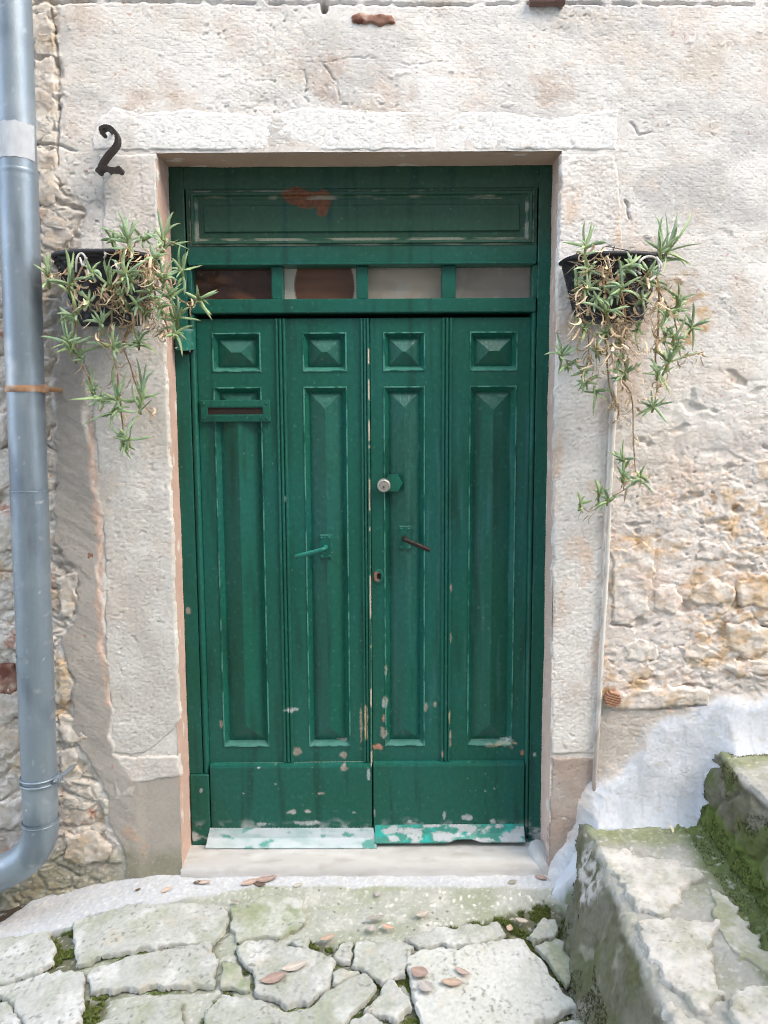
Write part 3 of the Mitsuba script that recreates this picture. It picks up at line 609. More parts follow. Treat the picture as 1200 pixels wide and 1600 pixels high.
# stones and bricks that show in the wall
STONES = [  # outline, thickness, colour
 ([(.693,.541),(.719,.572),(.81,.587),(.891,.597),(.982,.598),(1.03,.577),(1.025,.535),(.934,.527),(.812,.519),(.731,.515)], .024, (.58, .48, .36)),
 ([(.702,1.035),(.805,1.055),(.839,1.043),(.846,.954),(.822,.831),(.773,.801),(.712,.811)], .013, (.56, .53, .50)),
 ([(.755,.729),(.805,.749),(.862,.732),(.867,.697),(.807,.674),(.762,.687)], .014, (.54, .49, .43)),
 ([(.959,.923),(1.038,.943),(1.099,.922),(1.092,.871),(1.022,.855),(.965,.872)], .024, (.50, .45, .38)),
 ([(1.069,.799),(1.135,.809),(1.207,.778),(1.21,.705),(1.141,.685),(1.078,.727)], .026, (.47, .42, .34)),
 ([(1.098,.942),(1.177,.962),(1.258,.941),(1.263,.85),(1.163,.84),(1.112,.871)], .022, (.55, .43, .28)),
 ([(1.05,.675),(1.151,.685),(1.273,.674),(1.275,.638),(1.113,.631)], .020, (.52, .44, .36)),
 ([(.984,1.054),(1.053,1.062),(1.075,1.017),(1.016,.993),(.98,1.014)], .015, (.58, .52, .46)),
 ([(.84,.913),(.909,.923),(.937,.872),(.903,.821),(.846,.842)], .015, (.60, .54, .48)),
 ([(1.121,1.312),(1.209,1.321),(1.212,1.248),(1.144,1.243)], .014, (.60, .55, .50)),
 ([(.736,.666),(.807,.676),(.852,.655),(.839,.62),(.748,.612)], .014, (.56, .50, .42)),
 ([(.927,.728),(.976,.748),(1.024,.723),(1.009,.682),(.94,.682)], .018, (.46, .38, .28)),
 # by the drainpipe
 ([(-1.01,2.615),(-.958,2.629),(-.95,2.56),(-.976,2.501),(-1.013,2.508)], .018, (.60, .56, .52)), ([(-1.014,2.487),(-.95,2.493),(-.95,2.367),(-.966,2.263),(-1.023,2.256)], .014, (.58, .54, .50)),
 ([(-1.02,2.235),(-.96,2.238),(-.955,2.115),(-.988,2.061),(-1.025,2.079)], .014, (.57, .52, .47)), ([(-1.008,2.043),(-.933,2.061),(-.913,1.987),(-.977,1.947),(-1.012,1.969)], .014, (.56, .49, .44)),
 ([(-1.02,.954),(-.955,.976),(-.956,.882),(-.986,.831),(-1.022,.841)], .016, (.60, .57, .53)), ([(-1.041,.701),(-.989,.697),(-.991,.571),(-1.022,.529),(-1.045,.55)], .020, (.55, .44, .28)),
 ([(-1.039,.508),(-.966,.512),(-.957,.444),(-.995,.412),(-1.04,.427)], .018, (.56, .50, .43)), ([(-1.041,.397),(-.987,.406),(-.98,.305),(-1.011,.268),(-1.043,.29)], .022, (.52, .45, .36)),
 ([(-1.047,.251),(-.954,.242),(-.948,.168),(-1.001,.138),(-1.05,.151)], .018, (.55, .46, .40)), ([(-1.043,.121),(-.939,.124),(-.896,.076),(-.898,.021),(-.987,.006),(-1.048,.033)], .022, (.50, .40, .32)),
 ([(-.874,.276),(-.804,.28),(-.806,.237),(-.868,.229)], .012, (.62, .60, .57)), ([(-.913,.237),(-.868,.224),(-.875,.174),(-.912,.181)], .012, (.40, .36, .22)), ([(-.865,.216),(-.806,.228),(-.82,.189),(-.858,.181)], .010, (.44, .43, .38)),
 ([(-.907,.137),(-.868,.141),(-.866,.08),(-.9,.071)], .012, (.60, .58, .55)), ([(-.864,.141),(-.826,.146),(-.83,.111),(-.861,.106)], .010, (.62, .60, .58)),
 ([(-1.207,1.479),(-1.141,1.469),(-1.144,1.363),(-1.215,1.353)], .020, (.55, .51, .47)), ([(-1.217,1.324),(-1.138,1.331),(-1.139,1.245),(-1.184,1.221),(-1.222,1.235)], .022, (.58, .52, .44)), ([(-1.227,1.166),(-1.143,1.173),(-1.147,1.045),(-1.234,1.042)], .016, (.56, .48, .36)),
 ([(-1.24,.955),(-1.156,.948),(-1.155,.873),(-1.244,.883)], .016, (.62, .61, .60)), ([(-1.249,.812),(-1.161,.805),(-1.161,.739),(-1.254,.729)], .016, (.58, .56, .54)), ([(-1.26,.635),(-1.154,.639),(-1.157,.519),(-1.208,.488),(-1.268,.509)], .014, (.42, .38, .34)),
 ([(-1.27,.467),(-1.164,.475),(-1.16,.398),(-1.276,.386)], .020, (.56, .42, .26)), ([(-1.285,.231),(-1.169,.235),(-1.171,.143),(-1.25,.13),(-1.291,.144)], .022, (.58, .55, .52)), ([(-1.292,.122),(-1.18,.117),(-1.194,.033),(-1.299,.012)], .018, (.50, .42, .34)),
]
for i, (poly, th, col) in enumerate(STONES):
    def sc(x, z, col=col, i=i):
        c = wall_colour(x, z) * .78 + np.array(col) * .22
        c = mixc(c, (.64, .625, .605), sm(-.05, .4, fb(x * 14, z * 14, 4, 800 + 9 * i)) * .5)
        c = mixc(c, (.48, .36, .24), sm(.10, .4, fb(x * 15, z * 20, 5, 801 + 9 * i)) * (.6 if i < 12 else .4))
        c = mixc(c, (.28, .25, .22), sm(.2, .45, fb(x * 30, z * 30, 3, 802 + 9 * i)) * .35)
        return c * (1 + .10 * fb(x * 120, z * 120, 2, 803 + 9 * i))[..., None]
    cx, cz = np.mean(poly, 0)
    base = float(wall_height(np.array([cx]), np.array([cz]))[0])
    m, c = patch(poly, on_wall(base * .5), sc, thick=th * .32, edge=.012, dip=.02, margin=.0072, step=.0036, rough=.009, freq=22, wob=.022, s=900 + 17 * i)
    obj('house_wall__stone', m, 'masonry', True, c)
def brick_col(x, z):
    c = np.broadcast_to(np.array([.24, .135, .105]), x.shape + (3,)).copy()
    c = mixc(c, (.46, .36, .30), sm(.0, .4, fb(x * 30, z * 30, 4, 1001)) * .8)
    return mixc(c, (.13, .05, .035), sm(.0, .35, fb(x * 22, z * 22, 3, 1002)) * .9)
for i, poly in enumerate([[(-.087,2.601),(-.048,2.607),(.03,2.603),(.039,2.583),(.007,2.572),(-.048,2.576),(-.085,2.58)], [(-1.237,.677),(-1.172,.685),(-1.159,.622),(-1.182,.576),(-1.242,.593)], [(-.92,1.044),(-.9,1.036),(-.906,1.008),(-.921,1.012)]]):
    m, c = patch(poly, on_wall(.0), brick_col, thick=.006, edge=.008, dip=.02, margin=.006, step=.0036, rough=.006, freq=26, wob=.012, s=1010 + i)
    obj('house_wall__brick', m, 'masonry', True, c)
# ribbed terracotta tile end
tl = []
cx, cz = [(.719,.562)][0]
for k in range(6):
    w = .026 * math.sqrt(max(.05, 1 - ((k - 2.5) / 3.2) ** 2))
    m = rbox(-w, w, -.024, .0, -.0030, .0030, .001); m.apply_translation((0, 0, (k - 2.5) * .0078)); m.apply_transform(trimesh.transformations.rotation_matrix(.3, (0, 1, 0))); m.apply_translation((cx, 0, cz)); tl.append(m)
obj('house_wall__tile_fragment', cat(tl), 'terracotta')
scene['terracotta'] = flat((.30, .165, .105), .9)
# clay pipe end near the top edge
(ax, az), (bx, bz) = [(.424,2.629),(.52,2.632)]
scene['clay'] = bumped(flat((.13, .075, .065), .8), grain_bump, .001)
obj('house_wall__clay_pipe', cat([tube([(ax, -.012, az), ((ax + bx) / 2, -.014, (az + bz) / 2 - .002), (bx, -.012, bz)], .013, 12), tube([(bx - .018, -.013, bz), (bx + .004, -.013, bz)], .016, 12)]), 'clay')

# across the alley, behind the camera: house wall added to block low sky light
thing('added_opposite_house', 'plain rendered house wall out of view across the alley, added to block low sky light', 'house')
scene['render_coat'] = flat((.34, .33, .32), .95)
obj('added_opposite_house__wall', box(-5, 5, -4.0, -3.6, -.8, 6.0), 'render_coat')

# ------------------------------------------------------------------ the green double door
WOOD, WHITE, PRIMER, TEAL, TAN, BROWNW = (.30, .27, .235), (.46, .49, .50), (.42, .22, .15), (.045, .30, .25), (.42, .35, .24), (.15, .055, .025)
def B(c, *p): return [(q[0], q[1], q[2], q[3], c) for q in p]
def wx(pts, Y=0): return pts
CHIPS = []
for c, spots in ((WOOD, [([(-.144,.365)][0], 14, 3), ([(-.145,.313)][0], 10, 7), ([(-.138,.277)][0], 8, 7), ([(-.222,.187)][0], 9, 3), ([(-.3,.327)][0], 10, 12), ([(-.314,.123)][0], 10, 5), ([(-.266,.125)][0], 6, 3), ([(-.553,.425)][0], 4, 9), ([(-.006,.389)][0], 8, 14), ([(.001,.5)][0], 6, 12), ([(.138,.481)][0], 5, 10), ([(.168,.49)][0], 4, 7), ([(.22,.37)][0], 3, 20), ([(.427,.353)][0], 5, 14), ([(.004,.61)][0], 3, 14), ([(.194,.32)][0], 3, 8), ([(.22,.891)][0], 2, 9), ([(.22,.718)][0], 2, 10), ([(-.649,.82)][0], 5, 9)]),
                 (TAN, [([(.405,.351)][0], 26, 5), ([(.358,.346)][0], 16, 4), ([(-.064,.434)][0], 4, 40), ([(-.081,.411)][0], 2.5, 45), ([(.217,.454)][0], 2, 14)]),
                 (PRIMER, [([(-.026,.342)][0], 11, 7), ([(.466,.319)][0], 4, 6), ([(-.004,.444)][0], 3, 10)]),
                 (WHITE, [([(-.316,.121)][0], 11, 5), ([(-.262,.123)][0], 8, 3), ([(-.267,.082)][0], 32, 5), ([(-.42,.078)][0], 16, 4), ([(.282,.099)][0], 14, 8), ([(.365,.083)][0], 6, 8), ([(.199,.105)][0], 3, 12), ([(.082,.085)][0], 5, 4), ([(-.108,.118)][0], 5, 2), ([(-.057,.254)][0], 3, 16), ([(-.038,.113)][0], 2, 8), ([(-.003,.491)][0], 6, 10), ([(-.314,.475)][0], 18, 4), ([(.416,.364)][0], 14, 3), ([(-.623,.2)][0], 3, 5), ([(.505,.319)][0], 3, 5), ([(-.428,.279)][0], 3, 2), ([(-.321,1.189)][0], 2, 5), ([(-.373,.222)][0], 3, 2), ([(-.482,.188)][0], 3, 3), ([(.338,.193)][0], 2, 2), ([(.368,.202)][0], 2, 2)]),
                 (BROWNW, [([(-.27,2.138)][0], 22, 13), ([(-.231,2.126)][0], 26, 13), ([(-.187,2.126)][0], 14, 16), ([(-.189,2.095)][0], 9, 10)])):
    for (x, z), rx, rz in spots: CHIPS.append((x, z, rx * (.00197 if c is BROWNW else .0014), rz * (.0020 if c is BROWNW else .0015), c))
def paint_raw(p, tone=1.0, olive=0.0):
    x, y, z = p[:, 0], p[:, 1], p[:, 2]
    c = np.broadcast_to(np.array([.0085, .090, .062]), p.shape).copy()
    c = mixc(c, (.010, .098, .080), sm(-.25, .35, fb(x * 4, z * 2.2, 4, 1100)) * .9)
    c = mixc(c, (.030, .070, .042), np.clip(olive + sm(1.92, 2.05, z), 0, 1) * .75)
    st = sm(.08, .45, fb(x * 42, z * 2.4, 4, 1101)) * sm(-.02, .12, x) * sm(.35, .55, z) * sm(1.6, 1.3, z)
    c = mixc(c, (.050, .150, .145), st * .45)  # bluish chalk streaks on the right leaf, partly a painted sheen
    c = mixc(c, (.008, .050, .038), sm(.06, .45, fb(x * 28 + 7, z * 2, 4, 1102)) * .65)
    n = fb(x * 55, z * 50, 4, 1103, .6)
    for (cx, cz, rx, rz, col) in CHIPS:
        k = (np.abs(x - cx) < rx * 2) & (np.abs(z - cz) < rz * 2)
        if k.any():
            d = np.hypot((x[k] - cx) / rx, (z[k] - cz) / rz) + (.28 if col[0] == .15 else 1.0) * n[k]
            t = sm(1.08, .86, d)[:, None] * (.9 if col is not WHITE else .7)
            cc = np.asarray(col) * (1 + .5 * fb(x[k] * 140, z[k] * 60, 2, 1104))[:, None]
            c[k] = c[k] * (1 - t) + cc * t
    # worn edge at the meeting stiles, small specks of old distemper
    k = (np.abs(x + .046) < .0032) & (fb(z * 9, x * 3, 4, 1105) > .02) & (z > .28) & (z < 1.765)
    c[k] = (.48, .44, .36)
    sp = (pn(x * 120, z * 120, 1106) > .80) & (fb(x * 6, z * 6, 3, 1107) > -.02)
    c[sp] = c[sp] * .65 + np.array((.35, .40, .39)) * .35
    low = sm(.10, .045, z + .03 * fb(x * 14, z * 14, 4, 1108)) * sm(-.05, .25, fb(x * 16, z * 26, 4, 1109))
    c = mixc(c, (.50, .53, .54), low * .8)
    c = mixc(c, (.045, .15, .125), sm(.38, .6, fb(x * 75, z * 60, 2, 1111)) * .55)
    return np.clip(c * tone * (1 + .22 * fb(x * 90, z * 70, 3, 1110))[:, None], .003, .85)

from scipy.ndimage import map_coordinates
_gx2, _gz2 = np.meshgrid(np.arange(-.70, .57, .0025), np.arange(-.03, 2.26, .0025), indexing='ij')
_flat = np.stack([_gx2.ravel(), 0 * _gx2.ravel(), _gz2.ravel()], 1)
_tables = {}
def paint_colour(p, tone=1.0, olive=0.0):
    if olive not in _tables: _tables[olive] = paint_raw(_flat, 1.0, olive).reshape(_gx2.shape + (3,))
    q = np.stack([(p[:, 0] + .70) / .0025, (p[:, 2] + .03) / .0025])
    return np.clip(np.stack([map_coordinates(_tables[olive][..., k], q, order=1, mode='nearest') for k in range(3)], 1) * tone, .003, .85)

def bisect(v, f, size):
    """halves the longest edge of every triangle until none is longer than size"""
    t = v[f]; done = []
    while len(t):
        e = np.linalg.norm(t - np.roll(t, -1, 1), axis=2); k = e.argmax(1); big = e[np.arange(len(t)), k] > size
        done.append(t[~big]); t, k = t[big], k[big]
        if not len(t): break
        i = np.arange(len(t)); a, b, c = t[i, k], t[i, (k + 1) % 3], t[i, (k + 2) % 3]; m = (a + b) / 2
        t = np.vstack([np.stack([a, m, c], 1), np.stack([m, b, c], 1)])
    t = np.vstack(done)
    return t.reshape(-1, 3), np.arange(len(t) * 3).reshape(-1, 3)

def paint(name, mesh, colf=paint_colour, size=.0058, mat='door_paint', **lab):
    """cuts the faces that can be seen into small triangles, then colours them"""
    v, f = np.asarray(mesh.vertices, float), np.asarray(mesh.faces)
    n = np.cross(v[f[:, 1]] - v[f[:, 0]], v[f[:, 2]] - v[f[:, 0]]); n /= np.linalg.norm(n, axis=1, keepdims=True) + 1e-15
    front = (n[:, 1] < -.15)
    a = bisect(v, f[front], size) if front.any() else (np.zeros((0, 3)), np.zeros((0, 3), int))
    b = v[f[~front]].reshape(-1, 3)
    v = np.vstack([a[0], b]); f = np.arange(len(v)).reshape(-1, 3)
    obj(name, (v, f), mat, False, colf(v), **lab)

def rings(x0, x1, z0, z1, prof):
    """nested rectangles (inset, y): mouldings mitred at the corners"""
    v, f = [], []
    for d, y in prof: v += [(x0 + d, y, z0 + d), (x1 - d, y, z0 + d), (x1 - d, y, z1 - d), (x0 + d, y, z1 - d)]
    for k in range(len(prof) - 1):
        for j in range(4):
            a, b = 4 * k + j, 4 * k + (j + 1) % 4
            f += [(a, b, b + 4), (a, b + 4, a + 4)]
    return trimesh.Trimesh(np.array(v), np.array(f), process=False)
def hipped(x0, x1, z0, z1, y0, y1):
    w, h = x1 - x0, z1 - z0; m = min(w, h) / 2
    xa, xb, za, zb = x0 + m, x1 - m, z0 + m, z1 - m
    v = np.array([(x0, y0, z0), (x1, y0, z0), (x1, y0, z1), (x0, y0, z1), (xa, y1, za), (xb, y1, zb)])
    f = [(0, 1, 4), (2, 3, 5), (1, 2, 5), (1, 5, 4), (3, 0, 4), (3, 4, 5)]
    return trimesh.Trimesh(v, np.array(f), process=False)
def board(x0, x1, z0, z1, holes, y, yb):
    """a sheet with rectangular holes, its outer edges turned back to yb"""
    bx = sorted({x0, x1} | {h[0] for h in holes} | {h[1] for h in holes}); bz = sorted({z0, z1} | {h[2] for h in holes} | {h[3] for h in holes})
    v, f = [], []
    def quad(*q):
        k = len(v); v.extend(q); f.extend([(k, k + 1, k + 2), (k, k + 2, k + 3)])
    for xa, xb in zip(bx[:-1], bx[1:]):
        for za, zb in zip(bz[:-1], bz[1:]):
            if not any(h[0] <= xa and xb <= h[1] and h[2] <= za and zb <= h[3] for h in holes):
                quad((xa, y, za), (xb, y, za), (xb, y, zb), (xa, y, zb))
    b = .0018
    for (p, q, o) in (((x0, z0), (x1, z0), (0, -1)), ((x1, z0), (x1, z1), (1, 0)), ((x1, z1), (x0, z1), (0, 1)), ((x0, z1), (x0, z0), (-1, 0))):
        quad((p[0], y, p[1]), (p[0] + o[0] * b, y + b, p[1] + o[1] * b), (q[0] + o[0] * b, y + b, q[1] + o[1] * b), (q[0], y, q[1]))
        quad((p[0] + o[0] * b, y + b, p[1] + o[1] * b), (p[0] + o[0] * b, yb, p[1] + o[1] * b), (q[0] + o[0] * b, yb, q[1] + o[1] * b), (q[0] + o[0] * b, y + b, q[1]))
    return trimesh.Trimesh(np.array(v, float), np.array(f), process=False)

door = thing('double_door', 'weathered green panelled double door with four small panes above it, in the stone surround', 'door')
D = 'double_door__'
FY = .126
# frame: two side posts with beads, plinth blocks, head
paint(D + 'frame', cat([rbox(-.664, -.618, FY, .22, .256, 2.226, .002), rbox(.488, .532, FY, .22, .0, 2.226, .002), rbox(-.618, .488, FY + .001, .22, 2.158, 2.226, .002)]))
paint(D + 'plinth_block', rbox(-.661, -.597, FY - .008, .22, .004, .256, .003))
for x0, x1, z0 in ((-.617, -.597, .258), (.472, .487, .03)):
    th = np.linspace(0, math.pi, 9); w = (x1 - x0) / 2
    pr = [(x0 + w - w * math.cos(t), FY + .010 - .012 * math.sin(t)) for t in th] + [(x1, .22), (x0, .22)]
    poly = trimesh.creation.extrude_polygon(__import__('shapely').Polygon(pr), 1.778 - z0 if x0 < 0 else 1.778 - z0); poly.apply_translation((0, 0, z0))
    paint(D + 'bead', poly)
# transom: fixed panel, two rails, panes between glazing bars
TX0, TX1 = -.617, .487
ol = lambda p: paint_colour(p, 1.0, .6)
def worn_ring(p):
    c = paint_colour(p, 1.0, .6); k = sm(-.25, .1, fb(p[:, 0] * 8, p[:, 2] * 30, 4, 1120) - .25 * sm(2.05, 2.1, p[:, 2])) * (p[:, 1] > FY + .001)
    return mixc(c, (.27, .27, .22), k * .70)
paint(D + 'transom_panel', rings(TX0 + .004, TX1 - .004, 1.987, 2.158, [(0, FY + .004), (.012, FY + .004), (.014, FY)]), ol)
paint(D + 'transom_panel__moulding', rings(TX0 + .018, TX1 - .018, 1.991, 2.150, [(-.004, FY + .001), (.0, FY + .002), (.003, FY - .004), (.010, FY - .003), (.013, FY + .006), (.019, FY + .010), (.022, FY + .013)]), worn_ring)
paint(D + 'transom_panel__field', cat([rings(TX0 + .040, TX1 - .040, 2.013, 2.128, [(-.002, FY + .013), (.016, FY + .012), (.019, FY + .006)]), trimesh.Trimesh(np.array([(TX0 + .059, FY + .006, 2.032), (TX1 - .059, FY + .006, 2.032), (TX1 - .059, FY + .006, 2.109), (TX0 + .059, FY + .006, 2.109)]), np.array([(0, 1, 2), (0, 2, 3)]), process=False)]), ol)
paint(D + 'rail', rbox(TX0 + .002, TX1 - .002, FY + .003, .22, 1.935, 1.988, .002))
paint(D + 'ledge', rbox(TX0 + .008, TX1 - .006, FY - .010, .21, 1.9265, 1.9345, .0022))
paint(D + 'rail', rbox(TX0 + .008, TX1 - .004, FY - .006, .22, 1.780, 1.823, .0025))
paint(D + 'stop', cat([rbox(-.618, -.603, FY + .003, .2, 1.8235, 1.926, .002), rbox(.473, .488, FY + .003, .2, 1.8235, 1.926, .002)]))
BARS = [(-.353, -.316), (-.084, -.047), (.187, .231)]
for a, b in BARS: paint(D + 'glazing_bar', rbox(a, b, FY + .010, .19, 1.8235, 1.9262, .003))
edges = [-.603] + [q for b in BARS for q in b] + [.473]
rngd = np.random.default_rng(8)
for i in range(4):
    a, b = edges[2 * i], edges[2 * i + 1]
    obj(D + 'pane', box(a - .004, b + .004, .1640, .1642, 1.820, 1.930), 'glass')
    # what stands behind the pane
    u, w = np.meshgrid(np.linspace(a - .03, b + .03, 90), np.linspace(1.79, 1.95, 50), indexing='ij')
    n = fb(u * 9, w * 22, 4, 1130 + i)
    if i == 0: c = np.array((.055, .020, .013)) * (1 + .5 * fb(u * 3, w * 40, 4, 1131))[..., None]; c = mixc(c, (.15, .055, .026), sm(.0, .4, n + .8 * (1.86 - w) * 5))
    elif i == 1:
        c = np.array((.13, .052, .027)) * (1 + .5 * fb(u * 4, w * 30, 4, 1133))[..., None]
        e = np.maximum(np.abs(u - (a + b) / 2 - .012) - .083 - .012 * np.cos((w - 1.872) * 26), 0)
        c = mixc(c, (.55, .53, .45), sm(.0, .004, e))
    else: c = np.array((.40, .335, .275) if i == 2 else (.29, .25, .22)) * (1 + .25 * n)[..., None]; c = mixc(c, (.42, .40, .37), sm(.1, .4, fb(u * 14, w * 10, 4, 1136)) * .5)
    y = .178 + .004 * fb(u * 12, w * 5, 3, 1140 + i)
    obj(D + ('board' if i < 2 else 'blind'), (np.stack([u, y, w], -1).reshape(-1, 3), grid_faces(*u.shape)), 'cloth', True, c.reshape(-1, 3))
obj(D + 'light_stop', cat([box(-.70, .56, .215, .235, 1.70, 2.25), box(-.70, .56, .215, .235, -.05, 1.70)]), 'dark_hole')  # unseen black sheet added behind the door so no light comes through

# the two leaves
LY = .140
def reeds(x0, x1, z0, z1, n=3):
    w = (x1 - x0) / n; pr = []
    for k in range(n):
        pr += [(x0 + w * k + w / 2 - w / 2 * math.cos(t) * .94, LY - .0085 * math.sin(t)) for t in np.linspace(0, math.pi, 7)]
    pr += [(x1, LY + .01), (x0, LY + .01)]
    m = trimesh.creation.extrude_polygon(__import__('shapely').Polygon(pr).buffer(0), z1 - z0); m.apply_translation((0, 0, z0)); return m
def panel(leaf, x0, x1, z0, z1, square, seed):
    mo = .0145 if square else .0165
    lip = [(-.003, LY - .0002), (-.0015, LY - .0030), (.0015, LY - .0032), (.004, LY + .0005), (mo - .003, LY + .0125), (mo, LY + .0160)]
    def worn(p):  # wear on the lips; the lighter bottom bevel is a painted highlight
        c = paint_colour(p, 1.0); k = sm(.0, .0018, LY - .0012 - p[:, 1]) * sm(-.25, .15, fb(p[:, 0] * 30, p[:, 2] * 14, 4, 1125)) + .55 * sm(z0 + .022, z0 + .004, p[:, 2]) * (p[:, 1] > LY - .002) * (p[:, 1] < LY + .02)
        return mixc(c, (.09, .27, .22), np.clip(k, 0, 1) * .85)
    paint(leaf + '__panel_moulding', rings(x0, x1, z0, z1, lip), worn, size=.0045)
    g = mo - .001
    paint(leaf + '__raised_panel', hipped(x0 + g, x1 - g, z0 + g, z1 - g, LY + .0150, LY - .0085))
LEAVES = [(-.595, -.0455, [(-.545, -.394), (-.256, -.119)], [(-.346, -.310)]), (-.0405, .4705, [(.002, .132), (.279, .428)], [(.186, .222)])]
SQ, TALL = (1.600, 1.719), (.347, 1.548)
for i, (x0, x1, cols, strips) in enumerate(LEAVES):
    leaf = D + 'door_leaf' + ('_%03d' % i if i else '')
    holes = [(a, b, z0, z1) for a, b in cols for z0, z1 in (SQ, TALL)]
    paint(leaf, board(x0, x1, .03, 1.764, holes, LY, LY + .04), exact=True)
    for a, b in cols:
        panel(leaf, a, b, *SQ, True, 1); panel(leaf, a, b, *TALL, False, 2)
    for a, b in strips: paint(leaf + '__reeded_strip', reeds(a, b, .291, 1.764))
    if i == 0: paint(leaf + '__reeded_strip', reeds(-.0735, -.0445, .291, 1.764))
# kick boards and weather bars
def kick(x0, x1, z0, z1):
    pr = [(LY + .01, z0), (LY - .020, z0), (LY - .020, z1 - .012), (LY - .017, z1 - .005), (LY - .002, z1), (LY + .01, z1)]
    m = trimesh.creation.extrude_polygon(__import__('shapely').Polygon(pr), x1 - x0)
    m.apply_transform(np.array([[0, 0, 1, x0], [1, 0, 0, 0], [0, 1, 0, 0], [0, 0, 0, 1.0]])); return m
paint(D + 'door_leaf__kick_board', kick(-.592, -.0465, .03, .290))
paint(D + 'door_leaf_001__kick_board', kick(-.0400, .4690, .03, .2925))
def white_flake(p):
    x, z = p[:, 0], p[:, 2]
    c = paint_colour(p) * 0 + np.array((.45, .52, .555))
    c = c * (1 + .12 * fb(x * 20, z * 40, 4, 1150))[:, None]
    c = mixc(c, (.28, .42, .42), sm(-.05, .4, fb(x * 9, z * 40, 5, 1152)) * .7)
    c = mixc(c, (.10, .29, .26), sm(.16, .42, fb(x * 16, z * 34, 4, 1151) + .22 * sm(-.13, -.04, x) + .3 * sm(.010, .0, z)))
    return np.clip(c, .01, .8)
def teal_flake(p):
    x, z = p[:, 0], p[:, 2]
    c = paint_colour(p) * 0 + np.array((.055, .24, .20))
    c = mixc(c, (.03, .36, .32), sm(.0, .4, fb(x * 18, z * 30, 4, 1153)))
    c = mixc(c, (.44, .48, .50), sm(-.02, .16, fb(x * 13 + 3, z * 30, 5, 1154, .6) + .10 * sm(.10, .2, x) - .16 * sm(.0, -.04, x)))
    return np.clip(c * (1 + .10 * fb(x * 90, z * 90, 2, 1155))[:, None], .01, .8)
def weather_bar(x0, x1, zt, zb, yb, flare, tilt, bite=None):
    n = 90; t = np.linspace(0, 1, n); rows = []
    for (s, yy) in ((0, LY - .022), (.5, LY - .030), (.9, yb + .002), (1.0, yb + .006), (1.04, LY - .0)):
        xx = x0 + (x1 - x0) * t + flare * s * (2 * t - 1)
        zz = zt + (zb - zt) * s + tilt * (t - .5) + .0016 * fb(t * 12, t * 0 + s * 3, 3, 1160) * s
        if bite: zz = zz + bite[2] * s * np.exp(-((t - bite[0]) / bite[1]) ** 4) * (s > .6)
        rows.append(np.stack([xx, np.full(n, yy), zz], 1))
    v = np.stack(rows, 0).reshape(-1, 3); m = trimesh.Trimesh(v, grid_faces(len(rows), n), process=False); m.faces = m.faces[:, ::-1]
    nn = np.cross(v[m.faces[0, 1]] - v[m.faces[0, 0]], v[m.faces[0, 2]] - v[m.faces[0, 0]])
    if nn[1] > 0: m.faces = m.faces[:, ::-1]
    return m
paint(D + 'door_leaf__weather_bar', weather_bar(-.598, -.042, .066, .003, .088, .013, -.003), white_flake, label='weather bar with flaking white paint')
paint(D + 'door_leaf_001__weather_bar', weather_bar(-.036, .470, .076, .018, .094, .002, .002, (.60, .09, .012)), teal_flake, label='weather bar with flaking turquoise and white paint')
paint(D + 'door_leaf_001__bottom_rail', rbox(-.03, .462, LY - .012, LY + .03, .014, .0295, .002), lambda p: np.broadcast_to(np.array((.33, .25, .16)), p.shape) * (1 + .3 * fb(p[:, 0] * 20, p[:, 2] * 80, 3, 1165))[:, None], mat='bare_wood')

# letter slot
sx0, sx1, sz0, sz1 = -.588, -.364, 1.439, 1.509
SL = D + 'door_leaf__letter_slot'
paint(SL, rings(sx0, sx1, sz0, sz1, [(0, LY + .002), (0, LY - .011), (.002, LY - .013), (.020, LY - .015), (.024, LY - .014), (.024, LY + .004)]), size=.003)
scene['dark_metal'] = bumped(flat((.028, .019, .016), .5, metallic=.4), grain_bump, .001)
obj(SL + '_flap', cat([rbox(sx0 + .022, sx1 - .022, LY - .0110, LY + .002, sz0 + .022, sz1 - .030, .0015), box(sx0 + .022, sx1 - .022, LY - .0095, LY + .004, sz0 + .02, sz1 - .02)]), 'dark_metal')
paint(D + 'door_leaf__slot_screws', cat([trimesh.creation.icosphere(subdivisions=2, radius=.0042).apply_scale((1, .5, 1)).apply_translation((x, LY - .0150, z)) for x in (sx0 + .012, sx1 - .012) for z in (sz0 + .012, sz1 - .012)]))
# handles
def backplate(cx, cz, w, h, y):
    m = rbox(cx - w / 2, cx + w / 2, y, y + .022, cz - h / 2, cz + h / 2, .004); return m
def path_handle(name, pts, r, mat, **lab):
    p = curve(pts, 26); m = tube(p, r, 12)
    if mat == 'door_paint':
        v = np.asarray(m.vertices); c = paint_colour(v, 1.5); c = mixc(c, (.16, .13, .12), sm(.0, .2, fb(v[:, 0] * 40, v[:, 2] * 40, 3, 1170)) * ((v[:, 0] > -.262) & (v[:, 0] < -.238)))
        obj(name, m, mat, True, c, **lab)
    else: obj(name, m, mat, True, **lab)
(hx, hz), (tx, tz) = [(-.192,1.029),(-.286,1.006)]
Lh = D + 'door_leaf__handle'
path_handle(Lh, [(hx, LY, hz), (hx + .001, .100, hz + .002), (hx - .004, .086, hz + .001), (hx - .03, .084, hz - .006), (tx, .086, tz)], [.0085] * 8 + [.0072] * 12 + [.0078] * 6, 'door_paint')
(px1, pz1) = [(-.192,1.031)][0]
paint(D + 'door_leaf__backplate', backplate(px1, pz1, .044, .082, LY - .0125), size=.004)
(hx, hz), (tx, tz) = [(.066,1.059),(.147,1.025)]
path_handle(D + 'door_leaf_001__handle', [(hx, LY, hz), (hx, .104, hz), (hx + .003, .092, hz - .001), (hx + .025, .088, hz - .010), (tx, .088, tz)], [.0085] * 8 + [.0070] * 12 + [.0078] * 6, 'dark_metal', label='dark handle worn down to bare metal')
